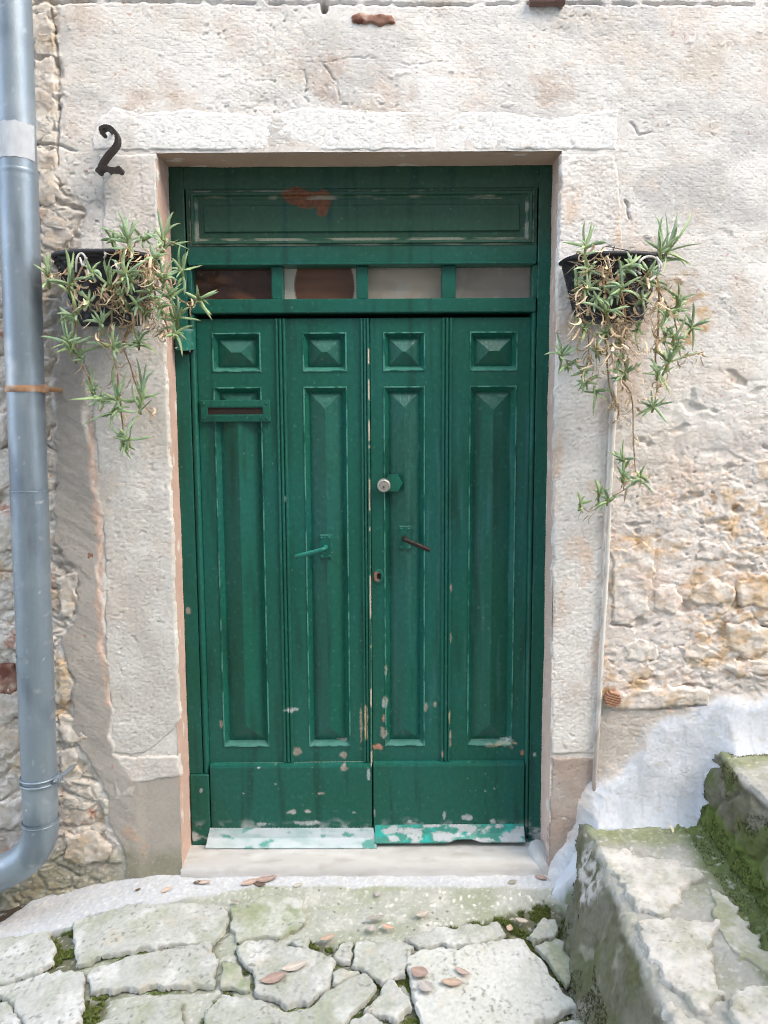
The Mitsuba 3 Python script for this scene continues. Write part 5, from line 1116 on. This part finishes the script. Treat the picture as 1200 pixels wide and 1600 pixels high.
thing('hanging_plant', 'green succulent with withered tan leaves trailing from the left wall pot', 'plant')
SH_L = [
 [(-.689,-.2,1.82),(-.712,-.191,1.856),(-.653,-.228,1.84),(-.7,-.211,1.784),(-.661,-.208,1.801)], [(-.793,-.2,1.846),(-.803,-.216,1.877),(-.769,-.202,1.875),(-.818,-.204,1.824),(-.755,-.234,1.827)], [(-.674,-.2,1.76),(-.691,-.226,1.782),(-.632,-.233,1.776),(-.679,-.215,1.724)], [(-.72,-.19,1.788),(-.743,-.196,1.813),(-.701,-.177,1.816),(-.737,-.17,1.756)], [(-.813,-.19,1.771),(-.843,-.177,1.799),(-.787,-.2,1.786),(-.822,-.205,1.743)], [(-.612,-.2,1.751),(-.633,-.215,1.779),(-.578,-.228,1.768),(-.62,-.209,1.716)],
 [(-.701,-.17,1.931),(-.724,-.179,1.978),(-.722,-.191,2.017),(-.71,-.179,1.995),(-.706,-.15,2.013),(-.682,-.191,1.987),(-.665,-.168,1.997),(-.666,-.199,1.964),(-.791,-.153,1.976),(-.656,-.189,1.945),(-.757,-.165,1.943),(-.72,-.168,1.946)], [(-.609,-.15,1.939),(-.623,-.144,2.029),(-.574,-.154,2.018),(-.568,-.139,1.989),(-.667,-.153,1.965),(-.541,-.137,1.916),(-.631,-.153,1.979)], [(-.753,-.15,1.942),(-.773,-.166,1.969),(-.739,-.169,1.968),(-.784,-.151,1.94),(-.744,-.156,1.906),(-.702,-.184,1.938)],
 [(-.667,-.14,1.944),(-.652,-.149,1.972),(-.619,-.167,1.946),(-.699,-.128,1.934),(-.656,-.167,1.908),(-.638,-.151,1.924)],
 [(-.866,-.18,1.818),(-.859,-.21,1.906),(-.845,-.18,1.908),(-.931,-.185,1.836),(-.792,-.182,1.823),(-.844,-.212,1.861),(-.872,-.163,1.78)], [(-.947,-.13,1.852),(-.954,-.13,1.917),(-.937,-.134,1.913),(-.947,-.165,1.862),(-.929,-.132,1.891)], [(-.748,-.2,1.816),(-.751,-.233,1.873),(-.728,-.23,1.88),(-.797,-.197,1.847),(-.703,-.217,1.821),(-.766,-.221,1.783),(-.738,-.197,1.863)],
 [(-.697,-.21,1.839),(-.696,-.224,1.902),(-.63,-.237,1.872),(-.683,-.244,1.789),(-.738,-.206,1.849),(-.68,-.191,1.886)], [(-.637,-.2,1.794),(-.67,-.185,1.84),(-.63,-.186,1.835),(-.68,-.203,1.789),(-.598,-.182,1.806),(-.639,-.215,1.838)], [(-.601,-.19,1.828),(-.61,-.19,1.886),(-.566,-.224,1.874),(-.557,-.173,1.854),(-.619,-.21,1.843),(-.559,-.211,1.817),(-.589,-.191,1.877)],
 [(-.621,-.2,1.883),(-.633,-.196,1.923),(-.59,-.211,1.906),(-.608,-.203,1.853),(-.65,-.22,1.875),(-.577,-.216,1.888)],
 [(-.553,-.18,1.853),(-.551,-.199,1.921),(-.533,-.174,1.908),(-.498,-.16,1.87),(-.584,-.173,1.889),(-.566,-.199,1.828),(-.581,-.192,1.838)], [(-.511,-.17,1.778),(-.454,-.169,1.801),(-.476,-.159,1.735),(-.473,-.194,1.713),(-.549,-.185,1.794),(-.533,-.166,1.756)], [(-.573,-.18,1.727),(-.571,-.195,1.792),(-.507,-.181,1.718),(-.621,-.201,1.751),(-.548,-.214,1.745),(-.59,-.198,1.786)], [(-.578,-.18,1.679),(-.53,-.177,1.705),(-.548,-.184,1.666),(-.55,-.215,1.613),(-.59,-.19,1.709),(-.603,-.163,1.678)],
 [(-.581,-.2,1.781),(-.592,-.217,1.808),(-.54,-.202,1.802),(-.57,-.195,1.752),(-.616,-.186,1.77),(-.54,-.234,1.805)],
 [(-.857,-.17,1.735),(-.899,-.177,1.756),(-.809,-.184,1.757),(-.904,-.187,1.709),(-.86,-.19,1.797),(-.85,-.163,1.775)], [(-.784,-.18,1.709),(-.829,-.192,1.715),(-.743,-.171,1.756),(-.774,-.178,1.755),(-.805,-.18,1.751)], [(-.882,-.16,1.661),(-.909,-.145,1.752),(-.881,-.149,1.734),(-.97,-.151,1.681),(-.81,-.155,1.682),(-.837,-.191,1.674),(-.895,-.157,1.733)], [(-.864,-.14,1.626),(-.878,-.171,1.656),(-.808,-.159,1.648),(-.853,-.132,1.602),(-.857,-.138,1.655),(-.775,-.126,1.649)],
 [(-.756,-.17,1.646),(-.745,-.184,1.711),(-.845,-.158,1.649),(-.716,-.175,1.656),(-.737,-.185,1.599),(-.773,-.166,1.687),(-.728,-.18,1.663)], [(-.689,-.15,1.661),(-.701,-.15,1.706),(-.671,-.17,1.701),(-.631,-.169,1.625),(-.715,-.184,1.636),(-.652,-.168,1.669),(-.698,-.133,1.699)], [(-.835,-.13,1.532),(-.828,-.146,1.603),(-.823,-.117,1.551),(-.85,-.148,1.529),(-.826,-.129,1.511)], [(-.761,-.14,1.505),(-.758,-.147,1.6),(-.729,-.136,1.585),(-.886,-.17,1.5),(-.704,-.129,1.505),(-.753,-.121,1.561),(-.754,-.148,1.479)],
 [(-.812,-.13,1.504),(-.82,-.163,1.514),(-.767,-.156,1.492),(-.809,-.154,1.47),(-.848,-.134,1.482),(-.783,-.16,1.519)], [(-.695,-.13,1.501),(-.696,-.148,1.615),(-.681,-.11,1.614),(-.642,-.163,1.581),(-.635,-.144,1.517),(-.752,-.112,1.495),(-.647,-.137,1.5),(-.703,-.163,1.545)], [(-.779,-.13,1.47),(-.86,-.148,1.433),(-.789,-.127,1.431),(-.749,-.149,1.437),(-.709,-.128,1.463),(-.808,-.135,1.452)], [(-.745,-.11,1.389),(-.73,-.103,1.452),(-.658,-.145,1.397),(-.794,-.116,1.429),(-.783,-.123,1.394),(-.753,-.105,1.368)], [(-.761,-.1,1.373),(-.744,-.086,1.329),(-.76,-.128,1.341),(-.754,-.089,1.354)],
 [(-.717,-.15,1.759),(-.736,-.141,1.796),(-.68,-.178,1.768),(-.723,-.161,1.736),(-.697,-.158,1.732)], [(-.673,-.15,1.737),(-.695,-.149,1.759),(-.631,-.184,1.745),(-.665,-.147,1.715)]]
ST_L = [([(-.745,-.1,1.905),(-.72,-.16,1.862),(-.74,-.18,1.807),(-.759,-.16,1.732),(-.768,-.14,1.65),(-.766,-.12,1.58),(-.768,-.11,1.507),(-.767,-.09,1.452),(-.768,-.08,1.372)], .0055), ([(-.85,-.1,1.901),(-.843,-.16,1.854),(-.867,-.16,1.811),(-.868,-.15,1.738),(-.878,-.11,1.631),(-.857,-.1,1.568),(-.84,-.09,1.513),(-.823,-.09,1.49)], .0045),
 ([(-.709,-.1,1.892),(-.67,-.16,1.84),(-.702,-.13,1.727),(-.744,-.12,1.665),(-.728,-.11,1.594),(-.723,-.1,1.558),(-.702,-.1,1.498),(-.674,-.09,1.452)], .0045), ([(-.691,-.1,1.892),(-.645,-.17,1.825),(-.621,-.17,1.751),(-.607,-.15,1.692),(-.64,-.13,1.677)], .005), ([(-.675,-.12,1.896),(-.609,-.17,1.851),(-.562,-.17,1.773),(-.513,-.17,1.777)], .0045), ([(-.714,-.11,1.912),(-.709,-.14,1.923),(-.701,-.17,1.931)], .007), ([(-.666,-.12,1.896),(-.621,-.15,1.911),(-.609,-.15,1.939)], .006), ([(-.887,-.1,1.893),(-.901,-.15,1.848),(-.947,-.13,1.852)], .0045), ([(-.7,-.15,1.733),(-.726,-.13,1.7),(-.752,-.11,1.666)], .007)]
DR_L = [(p, n, (.020, .012, .020)) for p, n in zip([(-.704,-.17,1.907),(-.638,-.197,1.859),(-.628,-.167,1.826),(-.645,-.15,1.741),(-.627,-.154,1.723),(-.755,-.165,1.779),(-.783,-.175,1.69),(-.726,-.19,1.788),(-.812,-.155,1.794),(-.777,-.153,1.794),(-.649,-.163,1.774),(-.67,-.152,1.894),(-.696,-.187,1.857),(-.834,-.191,1.779),(-.734,-.158,1.705)], (14, 26, 18, 26, 18, 16, 14, 14, 14, 12, 20, 14, 12, 8, 10))]
plant('hanging_plant', SH_L, ST_L, DR_L, 6)
thing('hanging_plant', 'sparser succulent with long tangled dry stems trailing from the right wall pot', 'plant')
SH_R = [
 [(.67,-.18,1.846),(.639,-.208,1.878),(.693,-.176,1.879),(.633,-.196,1.832),(.693,-.213,1.823)], [(.63,-.19,1.78),(.601,-.193,1.806),(.65,-.214,1.802),(.623,-.181,1.743)], [(.564,-.19,1.796),(.537,-.183,1.824),(.598,-.184,1.824),(.557,-.2,1.752)], [(.736,-.18,1.845),(.712,-.186,1.871),(.773,-.167,1.864),(.767,-.16,1.817)], [(.789,-.17,1.722),(.761,-.182,1.743),(.829,-.151,1.747),(.77,-.195,1.686)], [(.561,-.17,1.691),(.531,-.175,1.717),(.599,-.152,1.709),(.544,-.196,1.65)],
 [(.571,-.18,1.846),(.547,-.205,1.884),(.595,-.17,1.875),(.519,-.213,1.84),(.615,-.161,1.839),(.569,-.192,1.806)], [(.683,-.19,1.86),(.671,-.171,1.901),(.714,-.178,1.889),(.72,-.195,1.848),(.648,-.199,1.842)], [(.592,-.19,1.769),(.562,-.181,1.755),(.619,-.214,1.749),(.583,-.205,1.729),(.613,-.172,1.799)], [(.717,-.18,1.77),(.745,-.16,1.795),(.689,-.196,1.789),(.73,-.178,1.732),(.692,-.172,1.744)], [(.671,-.16,1.653),(.65,-.153,1.681),(.706,-.155,1.675),(.665,-.166,1.614)], [(.625,-.16,1.681),(.597,-.158,1.703),(.637,-.193,1.698),(.596,-.189,1.645)],
 [(.569,-.14,1.917),(.567,-.132,1.992),(.58,-.144,1.987),(.602,-.125,1.987),(.505,-.12,1.936),(.631,-.122,1.931),(.605,-.152,1.937)], [(.777,-.14,1.912),(.759,-.149,1.998),(.775,-.162,1.996),(.798,-.154,1.955),(.734,-.124,1.945),(.759,-.168,1.96)], [(.803,-.12,1.906),(.834,-.113,2.021),(.869,-.121,2.014),(.912,-.109,1.934),(.864,-.151,1.868),(.816,-.148,1.976)], [(.653,-.2,1.798),(.648,-.185,1.874),(.593,-.186,1.801),(.711,-.203,1.829),(.649,-.182,1.747),(.671,-.215,1.812)], [(.615,-.19,1.736),(.562,-.178,1.786),(.668,-.204,1.712),(.528,-.222,1.754),(.626,-.185,1.781)], [(.537,-.18,1.809),(.529,-.18,1.857),(.55,-.201,1.831),(.545,-.182,1.771)],
 [(.824,-.16,1.772),(.827,-.151,1.823),(.864,-.188,1.778),(.763,-.171,1.803),(.798,-.168,1.788)], [(.87,-.15,1.696),(.86,-.173,1.76),(.913,-.171,1.711),(.899,-.166,1.683),(.835,-.136,1.716),(.873,-.152,1.628),(.848,-.16,1.734)], [(.82,-.15,1.67),(.805,-.144,1.704),(.859,-.15,1.736),(.777,-.157,1.691),(.837,-.137,1.649)], [(.505,-.15,1.624),(.493,-.143,1.69),(.456,-.153,1.623),(.552,-.167,1.643),(.503,-.132,1.569),(.524,-.141,1.65)], [(.525,-.14,1.594),(.555,-.153,1.615),(.499,-.158,1.565),(.515,-.138,1.577)], [(.572,-.14,1.57),(.539,-.151,1.604),(.596,-.173,1.575),(.527,-.161,1.559),(.587,-.12,1.612)], [(.581,-.13,1.544),(.539,-.155,1.529),(.636,-.117,1.554),(.574,-.124,1.51),(.617,-.123,1.538)], [(.609,-.12,1.518),(.599,-.145,1.452),(.573,-.137,1.515),(.645,-.155,1.52)], [(.688,-.15,1.57),(.678,-.179,1.618),(.731,-.164,1.602),(.653,-.169,1.544),(.626,-.158,1.581),(.705,-.164,1.591)], [(.715,-.16,1.69),(.722,-.172,1.714),(.742,-.151,1.673),(.722,-.158,1.628),(.687,-.16,1.68)], [(.779,-.15,1.563),(.76,-.134,1.61),(.815,-.153,1.508),(.732,-.153,1.569),(.796,-.162,1.591)], [(.811,-.14,1.597),(.917,-.128,1.63),(.831,-.154,1.647),(.769,-.172,1.629),(.804,-.135,1.649)], [(.781,-.12,1.474),(.735,-.14,1.494),(.735,-.11,1.445),(.821,-.129,1.424),(.839,-.129,1.488),(.764,-.131,1.523),(.796,-.124,1.503)], [(.744,-.16,1.822),(.768,-.154,1.856),(.798,-.16,1.807),(.719,-.167,1.826),(.764,-.147,1.868)],
 [(.831,-.14,1.648),(.849,-.133,1.683),(.861,-.136,1.632),(.807,-.125,1.656)], [(.801,-.14,1.676),(.77,-.162,1.702),(.816,-.173,1.694),(.793,-.135,1.649)],
 [(.833,-.14,1.743),(.86,-.158,1.74),(.821,-.159,1.707),(.859,-.128,1.761)], [(.607,-.15,1.626),(.569,-.185,1.645),(.616,-.139,1.599),(.631,-.165,1.636)], [(.67,-.15,1.609),(.636,-.168,1.625),(.654,-.169,1.569),(.695,-.138,1.638)],
 [(.705,-.1,1.321),(.697,-.132,1.386),(.648,-.118,1.346),(.742,-.106,1.327),(.675,-.108,1.348)], [(.706,-.1,1.277),(.709,-.091,1.335),(.684,-.102,1.301),(.719,-.134,1.268)], [(.754,-.1,1.262),(.792,-.1,1.22),(.709,-.114,1.234),(.765,-.128,1.255),(.725,-.119,1.249)], [(.636,-.1,1.221),(.621,-.108,1.266),(.642,-.112,1.25),(.612,-.131,1.271),(.636,-.103,1.236)], [(.581,-.1,1.19),(.57,-.103,1.226),(.598,-.085,1.212),(.583,-.131,1.18)], [(.661,-.1,1.202),(.643,-.121,1.238),(.697,-.097,1.218),(.625,-.105,1.171)]]
ST_R = [([(.614,-.1,1.895),(.613,-.17,1.81),(.627,-.16,1.735),(.638,-.13,1.639),(.66,-.1,1.522),(.692,-.08,1.476),(.693,-.07,1.441)], .006), ([(.751,-.1,1.883),(.77,-.15,1.824),(.787,-.12,1.729),(.786,-.11,1.606),(.797,-.1,1.538),(.788,-.1,1.475)], .0055), ([(.689,-.11,1.55),(.729,-.08,1.505),(.742,-.07,1.388),(.751,-.07,1.287),(.761,-.08,1.261),(.714,-.08,1.231),(.667,-.08,1.2),(.615,-.08,1.166),(.586,-.08,1.188)], .0036), ([(.76,-.11,1.876),(.767,-.16,1.8),(.822,-.14,1.726),(.84,-.13,1.649),(.817,-.12,1.6)], .0045), ([(.583,-.11,1.893),(.546,-.17,1.821),(.542,-.16,1.769),(.58,-.14,1.683),(.582,-.12,1.595),(.527,-.13,1.606)], .0045), ([(.663,-.12,1.874),(.655,-.18,1.808),(.68,-.16,1.724),(.686,-.13,1.639),(.694,-.13,1.571)], .0045), ([(.811,-.12,1.6),(.868,-.12,1.616),(.919,-.12,1.63)], .004), ([(.714,-.08,1.231),(.713,-.08,1.276),(.711,-.08,1.32)], .0032), ([(.667,-.11,1.521),(.677,-.09,1.488),(.695,-.08,1.464)], .004)]
DR_R = [(p, n, (.020, .012, .022)) for p, n in zip([(.59,-.17,1.864),(.553,-.179,1.798),(.594,-.177,1.841),(.645,-.167,1.702),(.676,-.156,1.708),(.59,-.168,1.652),(.677,-.16,1.653),(.77,-.191,1.73),(.741,-.168,1.821),(.705,-.163,1.789),(.575,-.174,1.723),(.542,-.174,1.723),(.781,-.152,1.659),(.634,-.19,1.644),(.571,-.18,1.613),(.671,-.201,1.61),(.774,-.167,1.546),(.768,-.171,1.501)], (28, 20, 20, 22, 20, 16, 18, 20, 18, 14, 12, 12, 14, 14, 10, 8, 6, 6))]
plant('hanging_plant_001', SH_R, ST_R, DR_R, 6)

# ------------------------------------------------------------------ dead leaves lying about
def dead_leaf(at, L, W_, ang, col, label, curlv=.25, lift=.0015):
    n, m = 11, 5
    u, w = np.meshgrid(np.linspace(-1, 1, n), np.linspace(-1, 1, m), indexing='ij')
    prof = np.maximum(1 - np.abs(u) ** 1.7, 0) ** .85
    x, y = u * L / 2, w * W_ / 2 * prof
    z = curlv * L * .16 * (u + .35) ** 2 + .03 * W_ * w * prof + .03 * L * u * math.sin(ang * 7)
    ca, sa = math.cos(ang), math.sin(ang); X_, Y_ = at[0] + x * ca - y * sa, at[1] + x * sa + y * ca
    top = np.stack([X_, Y_, at[2] + lift + z], -1).reshape(-1, 3); f = grid_faces(n, m)
    v = np.vstack([top, top - (0, 0, .0006)]); ff = np.vstack([f, f[:, ::-1] + n * m])
    c = np.array(col)[None] * (1 + .25 * fb(v[:, 0] * 90, v[:, 1] * 90, 3, 1400))[:, None]; mid = np.tile((np.abs(w) < .1).ravel(), 2); c[mid] *= 1.25
    k = thing('dead_leaf', label, 'leaf', 'dead leaves on the paving')
    obj(k, (v, ff), 'dry', True, c, exact=True)
BR, TN, GY, DK = (.30, .215, .185), (.37, .275, .215), (.34, .31, .295), (.11, .075, .055)
LEAVES_ = [
 ([(-.307,-.424)], .075, .036, .35, BR, 'large brown dead leaf lying on the flagstone below the left half of the door'), ([(-.255,-.384)], .075, .034, .3, (.42, .37, .33), 'pale grey brown dead leaf just behind the large brown one'),
 ([(.09,-.413)], .055, .042, -.5, BR, 'brown dead leaf at the left edge of the big pale flagstone'), ([(.207,-.412)], .052, .020, -.8, (.38, .29, .25), 'narrow reddish dead leaf in the middle of the big pale flagstone'), ([(.176,-.448)], .060, .028, -.1, TN, 'tan dead leaf lying across the middle of the big pale flagstone'), ([(.106,-.462)], .050, .038, -1.0, GY, 'grey dead leaf on the big pale flagstone, nearest the moss joint'),
 ([(-.171,-.272)], .050, .022, .4, TN, 'tan dead leaf in the earthy joint beside the small white stone'), ([(.005,-.231)], .042, .020, -.6, (.45, .30, .22), 'orange brown dead leaf on the concrete under the middle of the door'), ([(-.043,-.236)], .032, .028, 1.4, GY, 'round grey dead leaf beside the orange brown one'), ([(-.035,-.194)], .060, .018, .1, (.30, .27, .25), 'curled dark edged dead leaf on the concrete under the middle of the door'), ([(-.026,-.09)], .030, .020, 1.2, GY, 'small grey dead leaf on the concrete below the sill'), ([(.11,-.179)], .045, .026, .3, (.40, .35, .30), 'faded dead leaf among the white pebbles in the concrete'),
 ([(.409,-.195)], .042, .020, -.5, (.42, .36, .31), 'pale dead leaf in the moss below the right jamb'), ([(.367,-.227)], .028, .020, 1.3, TN, 'small dead leaf at the end of the long narrow flagstone'), ([(.503,-.023)], .045, .022, -.5, BR, 'brown dead leaf against the foot of the right jamb'), ([(.405,-.042)], .030, .022, .2, (.25, .24, .20), 'small dark dead leaf on the whitewashed strip below the sill'),
 ([(-.389,-.023)], .075, .032, .1, BR, 'brown dead leaf in the heap below the left end of the sill'), ([(-.439,-.036)], .060, .028, .5, (.38, .28, .24), 'flat dead leaf at the near side of the heap below the sill'), ([(-.406,-.047)], .050, .020, -.4, DK, 'dark curled dead leaf in the heap below the sill'), ([(-.587,-.035)], .050, .020, .0, (.40, .33, .29), 'pale dead leaf on the white cement left of the sill'), ([(-.608,-.035)], .026, .014, .1, DK, 'tiny black dead leaf on the white cement left of the sill'), ([(-.698,-.068)], .042, .018, .9, (.45, .35, .29), 'pinkish dead leaf where the white cement ends'), ([(-.283,-.051)], .032, .020, .2, (.40, .38, .33), 'small pale dead leaf on the concrete edge under the letter slot'),
 ([(.593,-.389)], .060, .048, .5, BR, 'brown dead leaf by the green weed at the foot of the steps'), ([(-.792,-.059)], .020, .010, .2, DK, 'dark crumb of a dead leaf on the white cement'), ([(-1.145,.023)], .060, .022, .7, (.32, .20, .13), 'brown dead leaf in the dirt under the drainpipe elbow'), ([(-.468,-.121)], .040, .012, -.3, (.25, .23, .21), 'thin grey dead leaf beside the crack in the concrete'),
]
for p, L, w, a, col, lab in LEAVES_:
    x, y = p[0]; z = float(zg(np.array(x), np.array(y)))
    on = 0.0
    for f, th in zip(FLAGS, FLAG_THICK):
        if sdf(f, np.array([x]), np.array([y]))[0] < 0: on = max(on, th - .006)
    dead_leaf((x, y, z + on + .003), L, w, a, col, lab, curlv=.5 if col == DK else .25)
(x, y) = [(.88,-.108)][0]
k = thing('leaf_scrap', 'narrow pale yellow scrap of leaf lying on the mossy step', 'leaf')
n = 9; tt = np.linspace(0, 1, n); m = tube(np.stack([x + .006 * np.sin(tt * 3), y + .05 * tt - .025, .178 + .006 * np.sin(tt * 3.1)], 1), .005 * np.sin(math.pi * (tt * .9 + .05)), 6, squash=.3)
obj('leaf_scrap', m, 'dry', True, np.tile((.60, .56, .40), (len(m.vertices), 1)))
# small weed at the foot of the first step
(x, y) = [(.588,-.432)][0]; z = float(zg(np.array(x), np.array(y)))
thing('weed', 'small bright green weed growing at the foot of the first step', 'plant')
for j in range(26):
    a, e = rngp.uniform(0, 6.28), rngp.uniform(.3, 1.2); r = rngp.uniform(.012, .038)
    b = np.array([x, y, z]) + np.array([math.cos(a) * math.cos(e), math.sin(a) * math.cos(e), math.sin(e)]) * r
    n, m = 6, 3; u, w = np.meshgrid(np.linspace(0, 1, n), np.linspace(-1, 1, m), indexing='ij'); s = .014 * rngp.uniform(.7, 1.2); pr = np.sin(math.pi * np.clip(u, .03, .97)) ** .7 * .42
    d = np.array([math.cos(a), math.sin(a), .15]); e2 = np.array([-math.sin(a), math.cos(a), 0])
    v = b + u[..., None] * d * s + (w * pr * s)[..., None] * e2 + (.15 * s * np.abs(w) - .3 * s * u ** 2)[..., None] * np.array([0, 0, 1])
    st = tube([(x, y, z), tuple((np.array([x, y, z]) + b) / 2 + (0, 0, .003)), tuple(b)], .0008, 4); lm = cat([(v.reshape(-1, 3), grid_faces(n, m)), st])
    obj('weed__leaf', lm, 'leaf_green', True, np.tile(np.array((.11, .24, .045)) * rngp.uniform(.7, 1.3), (len(lm.vertices), 1)))
